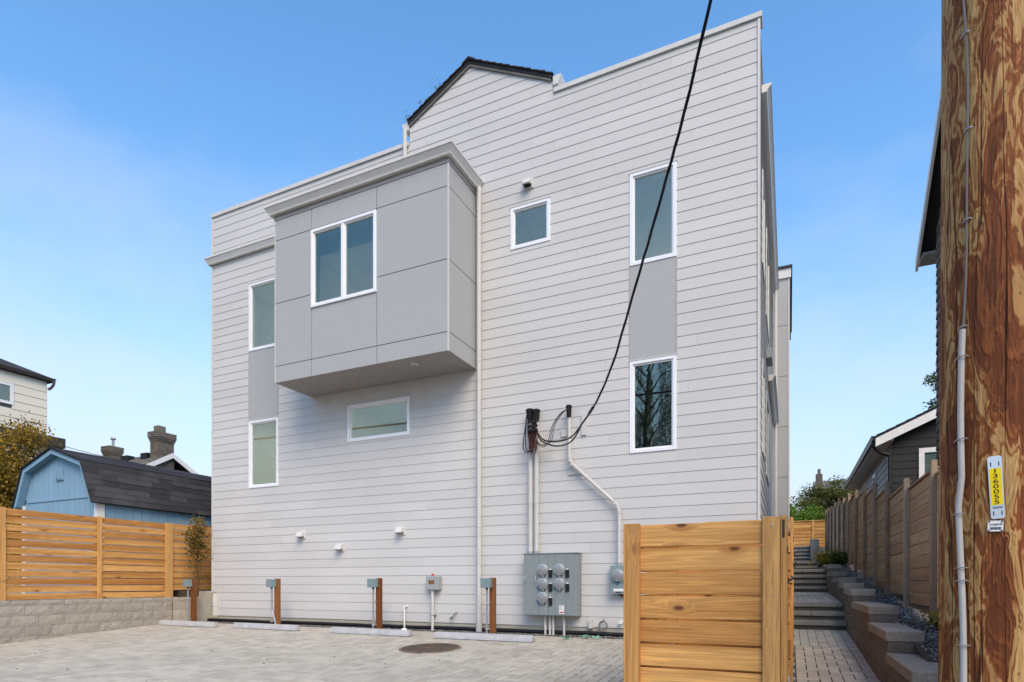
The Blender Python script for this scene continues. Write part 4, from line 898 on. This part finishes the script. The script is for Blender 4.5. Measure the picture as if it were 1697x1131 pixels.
tg = tag(plate('number_tag', '', .002, 1.222, .042, .236, 'silver', rnd=.006, roll=-.05), 'long metal pole tag with yellow strip reading 1360055', 'tag')
child(tg, MB().box(-.0175, .0175, -.068, .070, 0, .0008).mesh('yellow_strip', 'yellow_tag'), 'yellow_strip', (0, .002, .0022))
for i, ch in enumerate('1360055'):
    me = text_mesh(ch, .024, 'black_ink'); d = child(tg, me, 'digit', (0, .062-i*.0196, .0034)); d.scale = (1.5, .92, 1)
bc = MB(); x = -.014
while x < .014: wd = random.uniform(.0008, .0018); bc.box(x, x+wd, -.004, .004, 0, .0006); x += wd+random.uniform(.0007, .0015)
child(tg, bc.mesh('barcode', 'black_ink'), 'barcode', (0, -.076, .0022))
for sx_ in (-1, 1):
    for y in (.088, -.097): child(tg, MB().box(-.0016, .0016, -.008, .008, 0, .0006).mesh('slot', 'black_ink'), 'slot', (sx_*.012, y, .0022))
lb = tag(plate('label_tag', '', .0, 1.077, .046, .040, 'sticker', roll=.03), 'small white barcode label reading A1668199 on the pole', 'tag')
child(lb, text_mesh('A1668199', .0095, 'black_ink'), 'lettering', (.001, .006, .0026))
bc = MB(); x = -.016
while x < .016: wd = random.uniform(.0007, .0018); bc.box(x, x+wd, -.0055, .0045, 0, .0006); x += wd+random.uniform(.0006, .0015)
child(lb, bc.mesh('barcode', 'black_ink'), 'barcode', (0, -.008, .0022))
for sx_ in (-1, 1):
    for sy in (-1, 1): child(lb, MB().tube([(0, 0, 0), (0, 0, .002)], .003, 8).mesh('nail', 'black_iron'), 'nail', (sx_*.019, sy*.017, .002))
for lz, la in ((2.72, .10), (2.75, .13)): MB().tube([on_pole(la, lz, .0), on_pole(la-.01, lz+.012, .03)], .003, 5).build('nail', 'galvanised', up)

# ------------------------------------------------------------------ neighbours on the right
def lap_wall(parent, p0, p1, z0, zt, expo, mat, proud=.02, name='siding_board', openings=(), clipf=None, core='backing'):
    # a clad wall from p0 to p1 (outside on the right hand when walking p0 -> p1); openings in (s0,s1,z0,z1)
    p0, p1 = Vector((*p0, 0)), Vector((*p1, 0)); d = (p1-p0); L = d.length; d.normalize(); o = Vector((d.y, -d.x, 0)); k = 0
    while z0+k*expo < zt:
        za = z0+k*expo; zb = min(za+expo+.004, zt); segs = [(0, L)]
        for h in openings:
            if h[2] < (za+zb)/2 < h[3]: segs = [q for a, b in segs for q in ((a, min(b, h[0])), (max(a, h[1]), b)) if q[1]-q[0] > .03]
        if clipf: segs = [q for q in (clipf(a, b, (za+zb)/2) for a, b in segs) if q]
        mb = MB()
        for a, b in segs:
            A = p0+d*a; B = p0+d*b; mb.extrude([A+Vector((0, 0, za)), A+o*proud+Vector((0, 0, za)), A+o*.006+Vector((0, 0, zb)), A+Vector((0, 0, zb))], B-A)
        if mb.f: mb.build(name, mat, parent)
        k += 1
def frame_y(parent, x, y0, y1, z0, z1, face):                    # a window in a wall of constant x
    f = MB(); a, b = (x-.05, x+.03) if face > 0 else (x-.03, x+.05); t = .1
    f.box(a, b, y0, y0+t, z0, z1).box(a, b, y1-t, y1, z0, z1).box(a, b, y0+t, y1-t, z0, z0+t).box(a, b, y0+t, y1-t, z1-t, z1); o = f.build('window', 'white_trim', parent); MB().box(x-.004, x+.004, y0+t, y1-t, z0+t, z1-t).build('pane', 'glass', o)
dh = thing('dark_house', 'charcoal sided bungalow with white rake board behind the old fence', 'house', (5, 24, 1.2))
DX, DY, DZ = 2.62, 19.9, 5.02; dp_ = .46; DXR = 9.2; rx = (DX+DXR)/2
MB().box(DX+.02, DXR-.02, DY+.02, 29.0, .8, DZ).extrude([(DX+.02, DY+.02, DZ), (DXR-.02, DY+.02, DZ), (rx, DY+.02, DZ+(rx-DX)*dp_)], (0, 9, 0)).build('wall_core', 'backing', dh)
def gclip(a, b, z):
    if z <= DZ: return (a, b)
    q = (z-DZ)/dp_; return (a+q, b-q) if b-a > 2*q+.05 else None
def gclip2(a, b, z):
    q = max(0, (z-DZ)/dp_); a2, b2 = max(a, q), min(b, DXR-DX-q); return (a2, b2) if b2-a2 > .05 else None
lap_wall(dh, (DX, DY), (DXR, DY), .9, DZ+2.9, .2, 'siding_dark', openings=[(.65, 2.06, 2.9, 4.6)], clipf=gclip2)
lap_wall(dh, (DX, 29), (DX, DY), .9, DZ, .2, 'siding_taupe', openings=[])
wf = MB(); a, b, c, d = DX+.63, DX+2.08, 2.88, 4.62
wf.box(a, a+.13, DY-.05, DY, c, d).box(b-.13, b, DY-.05, DY, c, d).box(a+.13, b-.13, DY-.05, DY, d-.13, d).box(a+.13, b-.13, DY-.05, DY, c, c+.13); wfo = wf.build('window', 'white_trim', dh)
MB().box(a+.13, b-.13, DY-.02, DY-.014, c+.13, d-.13).build('pane', 'glass', wfo)
for k in range(28): MB().box(a+.14, b-.14, DY-.006, DY-.001, c+.14+k*.053, c+.18+k*.053).build('blind_slat', 'blind', wfo)
for y0, y1, z0, z1 in ((23.1, 23.9, 3.0, 4.55), (24.9, 25.5, 2.6, 4.2), (26.6, 27.0, 3.0, 4.1)): frame_y(dh, DX-.02, y0, y1, z0, z1, -1)
rf = MB(); ov = .42
for sg, e in ((-1, DX-ov), (1, DXR+ov)):
    ez = DZ-ov*dp_+.12; rz = DZ+(rx-DX)*dp_+.12; rf.extrude([(e, DY-.35, ez), (rx, DY-.35, rz), (rx, DY-.35, rz+.06), (e, DY-.35, ez+.06)], (0, 9.8, 0))
rfo = rf.build('roof', 'shingle', dh)
n_ = 16
for i in range(n_):
    t0, t1 = i/n_, (i+1)/n_+.01; e = DX-ov; xa = e+(rx-e)*t0; xb = e+(rx-e)*t1; za = DZ-ov*dp_+.18+(xa-e)*dp_; zb = DZ-ov*dp_+.18+(xb-e)*dp_
    MB().extrude([(xa, DY-.38, za+.002), (xb, DY-.38, zb+.002), (xb, DY-.38, zb+.014), (xa, DY-.38, za+.032)], (0, 9.8, 0)).build('shingle', 'shingle', rfo)
rb = MB()
for e in (DX-ov-.02, DXR+ov+.02): ez = DZ-ov*dp_-.02; rz = DZ+(rx-DX)*dp_; rb.extrude([(e, DY-.36, ez-.10), (rx, DY-.36, rz-.12), (rx, DY-.36, rz+.14), (e, DY-.36, ez+.13)], (0, .035, 0))
rb.build('rake_board', 'white_trim', dh)
MB().box(DX-ov, DX-.0, DY-.3, 29.2, DZ-.16, DZ-.13).build('soffit', 'interior_white', dh); gutter_run('gutter', [(DX-ov, 29.3, 0), (DX-ov, DY-.3, 0)], dh, 'black_iron', .12, .08, .13, DZ-.13)
MB().tube(smooth_path([(DX-ov-.05, DY-.2, DZ-.1), (DX-ov-.05, DY-.2, DZ-.28), (DX-.28, DY-.1, DZ-.45), (DX-.1, DY-.05, DZ-.52), (DX-.06, DY-.03, DZ-.75), (DX-.06, DY-.03, 1.0)]), .05, 10).build('downspout', 'black_iron', dh, smooth=True)
# tall house hidden by the pole
th_ = thing('tall_shingled_house', 'tall shingled house with overhanging eave half hidden by the pole', 'house', (6, 10, 0))
TX, TY0, TY1 = 2.30, 8.6, 12.45; tyr = (TY0+TY1)/2; tz = 6.95; tp = .83
MB().box(TX+.02, 9, TY0, TY1, -.2, tz).extrude([(TX+.02, TY0, tz), (TX+.02, TY1, tz), (TX+.02, tyr, tz+(tyr-TY0)*tp)], (6.6, 0, 0)).build('wall_core', 'backing', th_)
def tclip(a, b, z): q = max(0, (z-tz)/tp); return (a+q, b-q) if b-a > 2*q+.05 else None
lap_wall(th_, (TX, TY1), (TX, TY0), .3, tz+2.8, .15, 'shake', .022, 'shingle_course', clipf=tclip); lap_wall(th_, (TX, TY0), (9, TY0), .3, tz, .15, 'shake', .022, 'shingle_course'); lap_wall(th_, (9, TY1), (TX, TY1), .3, tz, .15, 'shake', .022, 'shingle_course')
tr_ = MB(); ft = MB()
for e, sg in ((TY1+.45, 1), (TY0-.45, -1)):
    ez = tz-.45*tp+.05; rz = tz+(tyr-TY0)*tp+.05; tr_.extrude([(TX-.2, e, ez), (TX-.2, tyr, rz), (TX-.2, tyr, rz+.08), (TX-.2, e, ez+.08)], (7, 0, 0))
    ft.extrude([(TX-.24, e+sg*.03, ez-.12), (TX-.24, tyr, rz-.10), (TX-.24, tyr, rz+.06), (TX-.24, e+sg*.03, ez+.06)], (.04, 0, 0))
tr_.build('roof', 'shingle', th_); ft.build('rake_board', 'white_trim', th_); MB().box(TX-.2, 9.2, TY1, TY1+.45, tz-.38, tz-.34).build('soffit', 'soffit', th_)

# ------------------------------------------------------------------ neighbours on the left
shd = thing('blue_shed', 'blue gambrel shed with dark shingle roof behind the cedar fence', 'shed', (-14.9, 10, .46))
SY, SYB = 7.97, 13.2; gp_ = [(-16.27, .46), (-16.27, 2.70), (-15.98, 3.42), (-14.925, 3.80), (-13.86, 3.45), (-13.50, 2.66), (-13.50, .46)]
gp_ = [(-16.30, .46), (-16.30, 2.68), (-15.96, 3.44), (-14.91, 3.79), (-13.86, 3.44), (-13.52, 2.68), (-13.52, .46)]
MB().extrude([(x, SY+.02, z) for x, z in gp_], (0, SYB-SY, 0)).build('wall', 'siding_blue', shd)
def zmax(x):
    return float(np.interp(x, [p[0] for p in gp_[1:6]], [p[1] for p in gp_[1:6]]))
x = -16.29
while x < -13.53:
    x2 = min(x+.196, -13.525); bz = 2.78
    for za, zb_ in ((.5, 2.74), (2.80, None)):
        top = lambda q: (zmax(q)-.03 if zb_ is None else min(zb_, zmax(q)-.02))
        if top((x+x2)/2) > za+.05:
            mids = [x+.004]+[p[0] for p in gp_[1:6] if x+.004 < p[0] < x2-.004]+[x2-.004]
            MB().extrude([(x+.004, SY, za), (x2-.004, SY, za)]+[(q, SY, max(za+.01, top(q))) for q in reversed(mids)], (0, .019, 0)).build('panel_board', 'siding_blue', shd)
    x = x2
y = SY+.16
while y < SYB:
    MB().box(-13.519, -13.50, y+.004, min(y+.2, SYB), .5, 2.70).build('panel_board', 'siding_blue', shd); y += .203
MB().box(-16.15, -13.66, SY-.018, SY-.0005, 2.735, 2.81).build('gable_band', 'siding_blue', shd); MB().box(-13.58, -13.485, SY-.03, SY+.14, .5, 2.68).build('corner_board', 'white_trim', shd); MB().box(-16.33, -16.24, SY-.03, SY+.1, .5, 2.68).build('corner_board', 'white_trim', shd)
vn = MB().box(-14.99, -14.71, SY-.03, SY-.0005, 3.18, 3.42).build('gable_vent', 'siding_blue', shd)
for i in range(3): MB().box(-14.965+i*.085, -14.915+i*.085, SY-.05, SY-.0305, 3.21, 3.40).build('louvre', 'siding_blue', vn)
# gambrel trim and roof
tr = MB(); off = [(-16.42, 2.58), (-16.02, 3.50), (-14.91, 3.87), (-13.80, 3.50), (-13.40, 2.58)]
for (x0, z0), (x1, z1), (a0, b0), (a1, b1) in zip(off, off[1:], gp_[1:], gp_[2:]):
    tr.extrude([(x0, SY-.16, z0), (x1, SY-.16, z1), (a1, SY-.16, b1-.03), (a0, SY-.16, b0-.03)], (0, .16, 0))
tr.build('rake_trim', 'siding_blue', shd)
rs = MB()
for (x0, z0), (x1, z1) in zip(off, off[1:]): nx_, nz_ = -(z1-z0), (x1-x0); l_ = math.hypot(nx_, nz_); nx_, nz_ = nx_/l_*.03, nz_/l_*.03; rs.extrude([(x0, SY-.2, z0), (x1, SY-.2, z1), (x1+nx_, SY-.2, z1+nz_), (x0+nx_, SY-.2, z0+nz_)], (0, SYB-SY+.4, 0))
rso = rs.build('roof', 'shingle', shd)
for (x0, z0), (x1, z1) in ((off[4], off[3]), (off[3], off[2])):
    n_ = 7 if x0 == off[4][0] else 6; d_ = Vector((x1-x0, 0, z1-z0)); nn = Vector((-(z1-z0), 0, (x1-x0))).normalized(); nn = nn if nn.x > 0 else -nn
    for i in range(n_):
        y = SY-.21-random.uniform(0, .3); first = True
        while y < SYB+.2:
            y2 = y+random.choice((.32, .48, .9)); a = Vector((x0, 0, z0))+d_*(i/n_); b = Vector((x0, 0, z0))+d_*min(1, (i+1.05)/n_); ya = max(y, SY-.215); th1 = random.choice((.040, .043, .047))
            MB().extrude([(a.x+nn.x*.031, ya, a.z+nn.z*.031), (b.x+nn.x*.031, ya, b.z+nn.z*.031), (b.x+nn.x*.036, ya, b.z+nn.z*.036), (a.x+nn.x*th1, ya, a.z+nn.z*th1)], (0, min(y2, SYB+.2)-ya-.004, 0)).build('shingle', 'shingle', rso); y = y2
# brick chimney house further left
nh = thing('chimney_house', 'brown roofed house with two brick chimneys behind the blue shed', 'house', (-24.5, 15.8, .4))
NX, NY, NZ = -22.0, 15.8, 6.02; np_ = .585; hw = 4.2
MB().extrude([(NX-.5, NY-hw+.4, .4), (NX-.5, NY+hw-.4, .4), (NX-.5, NY+hw-.4, NZ-(hw-.4)*np_-.2), (NX-.5, NY, NZ-.22), (NX-.5, NY-hw+.4, NZ-(hw-.4)*np_-.2)], (-6, 0, 0)).build('wall', 'siding_dark', nh)
r_ = MB()
for s in (-1, 1): r_.extrude([(NX, NY, NZ-.06), (NX, NY+s*hw, NZ-.06-hw*np_), (NX, NY+s*hw, NZ-hw*np_), (NX, NY, NZ)], (-6.6, 0, 0))
nro = r_.build('roof', 'shingle_grey', nh)
b_ = MB()
for s in (-1, 1): b_.extrude([(NX+.002, NY, NZ-.02), (NX+.002, NY+s*hw, NZ-.02-hw*np_), (NX+.002, NY+s*hw, NZ-.22-hw*np_), (NX+.002, NY, NZ-.22)], (.04, 0, 0))
b_.build('rake_board', 'white_trim', nh)
for i in range(22):
    for s in (-1,):
        t0, t1 = i/22, (i+1)/22+.004; MB().extrude([(NX+.03, NY+s*hw*t0, NZ-hw*np_*t0+.002), (NX+.03, NY+s*hw*t1, NZ-hw*np_*t1+.002), (NX+.03, NY+s*hw*t1, NZ-hw*np_*t1+.030), (NX+.03, NY+s*hw*t0, NZ-hw*np_*t0+.012)], (-6.6, 0, 0)).build('shingle', 'shingle_grey', nro)
def chimney(cx_, cy_, w, d, z0, z1, flue):
    c = MB().box(cx_-w/2+.012, cx_+w/2-.012, cy_-d/2+.012, cy_+d/2-.012, z0, z1).build('chimney', 'brick', nro)
    z = z0; row = 0; n_row = int((z1-z0)/.075)
    while z < z1-.01:
        k = n_row-row; f = .022*max(0, 5-k) if 1 < k <= 4 else (.066 if k <= 1 else 0)
        ww, dd = w/2+f, d/2+f
        for side in range(4):
            L = ww*2 if side % 2 == 0 else dd*2; nbk = max(2, round(L/.22)); s_ = L/nbk; sh_ = (row % 2)*s_/2; u = -L/2
            edges = [-L/2]+[-L/2+sh_+s_*i for i in range(0 if sh_ else 1, nbk)]+[L/2]
            for a, b in zip(edges, edges[1:]):
                if b-a < .02: continue
                if side == 0: BK.box(cx_+a+.004, cx_+b-.004, cy_-dd, cy_-dd+.09, z+.004, z+.071)
                elif side == 1: BK.box(cx_+ww-.09, cx_+ww, cy_+a+.004, cy_+b-.004, z+.004, z+.071)
                elif side == 2: BK.box(cx_+a+.004, cx_+b-.004, cy_+dd-.09, cy_+dd, z+.004, z+.071)
                else: BK.box(cx_-ww, cx_-ww+.09, cy_+a+.004, cy_+b-.004, z+.004, z+.071)
        z += .075; row += 1
    return c
BK = MB(); c1 = chimney(NX-.30, NY-.22, .42, .70, 3.6, 6.72, 1); tag(BK.build('bricks', 'brick', c1), kind='stuff')
MB().box(NX-.44, NX-.16, NY-.48, NY-.16, 6.70, 7.0).build('flue', 'brick', c1, bevel=.01)
BK = MB(); c2 = chimney(-25.6, NY-.1, .46, .46, 5.2, 6.5, 1); tag(BK.build('bricks', 'brick', c2), kind='stuff'); MB().tube([(-25.55, NY-.1, 6.48), (-25.55, NY-.1, 6.86)], .055, 8).tube([(-25.55, NY-.1, 6.84), (-25.55, NY-.1, 6.88), (-25.55, NY-.1, 6.95)], [.06, .11, .08], 8).build('flue', 'galvanised', c2)
for x in (-24.2, -23.0): MB().box(x-.2, x+.2, NY-.5, NY-.2, NZ-.25, NZ-.02).build('roof_vent', 'black_iron', nro)
# cream house at far left
ch_ = thing('cream_house', 'tall cream sided house with dark hip roof at the left edge', 'house', (-30, 8, .4))
CX, CY = -25.0, 12.95
MB().box(-33, CX-.02, 2, CY-.02, .3, 8.35).build('wall_core', 'backing', ch_); lap_wall(ch_, (CX, 2), (CX, CY), 6.16, 8.35, .30, 'siding_white', .022, openings=[(8.55, 9.85, 7.2, 7.95)], clipf=None); lap_wall(ch_, (CX, CY), (-33, CY), 6.16, 8.35, .30, 'siding_white', .022)
frame_y(ch_, CX+.0, 10.5, 11.9, 7.2, 7.95, 1)
hp = MB(); e0, e1, f0, f1 = -33.4, CX+.12, 1.5, CY+.12; hp.add([(e0, f0, 8.35), (e1, f0, 8.35), (e1, f1, 8.35), (e0, f1, 8.35), (e0, f0, 8.5), (e1, f0, 8.5), (e1, f1, 8.5), (e0, f1, 8.5), (-28.3, 9.4, 10.2), (-28.3, 5.0, 10.2)], [(0, 1, 2, 3), (0, 1, 5, 4), (1, 2, 6, 5), (2, 3, 7, 6), (3, 0, 4, 7), (4, 5, 9), (5, 6, 8, 9), (6, 7, 8), (7, 4, 9, 8)])
hpo = hp.build('roof', 'shingle', ch_); gutter_run('gutter', [(CX+.10, 1.4, 0), (CX+.10, CY+.12, 0), (-33, CY+.12, 0)], ch_, 'shingle_brown', .1, .07, .12, 8.36)
MB().box(-27.0, -26.85, 10.0, 10.15, 9.0, 10.15).build('vent_pipe', 'black_iron', hpo)
MB().tube(smooth_path([(CX+.18, CY+.16, 8.4), (CX+.16, CY+.12, 8.2), (CX+.06, CY+.02, 8.05)]), .05, 8).build('downspout', 'shingle_brown', ch_, smooth=True)
MB().box(-31, -24.0, 6.0, 13.05, 5.80, 6.15).build('lower_roof', 'shingle_brown', ch_); MB().box(-31, -24.3, 6.2, 12.75, .4, 5.8).build('lower_wall', 'siding_white', ch_)
MB().tube(smooth_path([(-24.9, 11.0, 6.6), (-23.9, 12.2, 6.1), (-23.9, 13.0, 5.85), (-24.6, 15.6, 5.85)]), .012, 5).build('phone_wire', 'wire_grey', ch_)

# ------------------------------------------------------------------ trees
def tree(name, label, base, h, rad, crown_z, n, leaf, size, limbs=9, flat=.0, group=None, layers=None, th=.09):
    t = thing(name, label, 'tree', base, group); b = Vector(base); m_ = MB(); tips = []
    top = b+Vector((0, 0, h*.8)); m_.tube([b, b+Vector((.05, 0, h*.3)), b+Vector((-.04, .05, h*.55)), top], [th, th*.8, th*.55, th*.2], 8)
    for i in range(limbs):
        a = i*2.4+random.uniform(-.4, .4); f = (i+.5)/limbs; s = b+Vector((0, 0, h*(.22+.5*f)))
        q = rad*random.uniform(.65, 1.05)*(1-.55*max(0, f-.45)); e = b+Vector((math.cos(a)*q, math.sin(a)*q, crown_z[0]+(crown_z[1]-crown_z[0])*(f*.95+random.uniform(-.05, .08)))); mid = (s+e)/2+Vector((0, 0, .15*rad))
        m_.tube([s, mid, e], [th*.45, th*.28, th*.08], 6)
        for k in range(4):
            u = .35+.2*k; p = s*(1-u)**2+mid*2*u*(1-u)+e*u*u; w_ = Vector((random.uniform(-1, 1), random.uniform(-1, 1), random.uniform(-.25, .35) if flat else random.uniform(-.5, .7)))*rad*.33; m_.tube([p, p+w_], [th*.16, th*.05], 4); tips += [tuple(p+w_), tuple(p+w_*.5)]
        tips.append(tuple(e))
    tips += [tuple(top+Vector((random.uniform(-.3, .3)*rad, random.uniform(-.3, .3)*rad, random.uniform(-.1, .25)*rad))) for _ in range(4)]
    m_.build('trunk', 'bark', t, smooth=True); sp = rad*.13
    obj('crown', quadmesh('crown', leaves(tips, (sp, sp, sp*(.35 if flat else .8)), n, size, flat), leaf), t); return t
tree('maple_tree', 'amber leaved maple tree behind the blue shed', (-19.75, 9.0, .4), 4.8, 1.75, (.9, 4.7), 46000, 'leaf_amber', .09, 22)
tree('cedar_tree', 'olive green layered tree beyond the end of the path', (2.5, 37, 1.8), 4.9, 2.6, (1.5, 4.6), 34000, 'leaf_olive', .11, 22, .7, th=.14)
tree('green_shrub_tree', 'bright green bushy tree just behind the far fence', (.5, 34.5, 2.0), 2.8, 1.4, (1.2, 2.9), 16000, 'leaf_bright', .11, 10)
tree('hill_tree', 'small dark green tree at the house corner beyond the far fence', (-.6, 38, 2.0), 3.0, 1.2, (1.0, 2.7), 9000, 'leaf_green', .12, 9)
tree('pale_leaf_tree', 'loose green tree showing between the pole and the charcoal roof', (6.75, 33, 1.5), 9.6, 1.1, (6.2, 9.9), 8000, 'leaf_green', .13, 12, th=.14)
# weeping birch across the alley: it shows only as a reflection in the panes
wb = thing('weeping_birch', 'weeping birch across the alley reflected in the lower right window', 'tree', (-6.8, -12, -.7)); m_ = MB(); m_.tube([(-6.8, -12, -.8), (-6.7, -12, 4), (-6.9, -12, 9), (-6.6, -12, 13)], [.2, .16, .1, .03], 8); tips = []; cs = []
for i in range(20):
    a = i*2.4; z = 7.2+i*.30; q = random.uniform(1.4, 2.4); e = Vector((-6.8+math.cos(a)*q, -12+math.sin(a)*q, z+.9)); m_.tube([(-6.8, -12, z-.6), (-6.8+math.cos(a)*q*.5, -12+math.sin(a)*q*.5, z+.7), e], [.05, .035, .015], 5)
    for k in range(8):
        p = e*(.5+.1*k)+Vector((-6.8, -12, z))*(.5-.1*k); l_ = random.uniform(2.0, 4.2); m_.tube([p, p+Vector((random.uniform(-.2, .2), random.uniform(-.2, .2), -l_*.6)), p+Vector((random.uniform(-.3, .3), random.uniform(-.3, .3), -l_))], [.012, .008, .004], 4); cs += [tuple(p-Vector((0, 0, l_*u))) for u in (.2, .4, .6, .8, 1)]
m_.build('trunk', 'bark', wb); obj('crown', quadmesh('crown', leaves(cs, (.10, .10, .25), 15000, .10), 'leaf_olive'), wb)
for i, (z, y, l_) in enumerate(((8.0, -2.6, 'lower black utility line along the alley mirrored in the windows'), (9.3, -2.8, 'middle black utility line along the alley mirrored in the windows'), (10.8, -3.0, 'upper black utility line along the alley mirrored in the windows'))): tag(MB().tube([(x, y, z+.0006*(x*x)-.2) for x in range(-40, 41, 4)], .03 if i else .045, 6).build('utility_line', 'black_rubber', smooth=True), l_, 'cable', 'lines over the alley')
# far roof behind the trees
fh = thing('far_house', 'far brown roofed house with small chimney beyond the trees', 'house', (6, 60, 2.4))
MB().box(2.4, 12, 60, 68, 2.3, 8.9).build('wall', 'siding_taupe', fh); frf = MB().extrude([(2.0, 59.5, 8.9), (2.0, 64, 10.6), (2.0, 68.5, 8.9)], (10.2, 0, 0)).build('roof', 'shingle_grey', fh); MB().box(2.15, 2.7, 61.4, 62.0, 9.0, 10.9).build('chimney', 'brick', frf, bevel=.02); MB().box(2.3, 2.55, 61.5, 61.8, 10.9, 11.35).build('flue', 'brick', frf, bevel=.02)
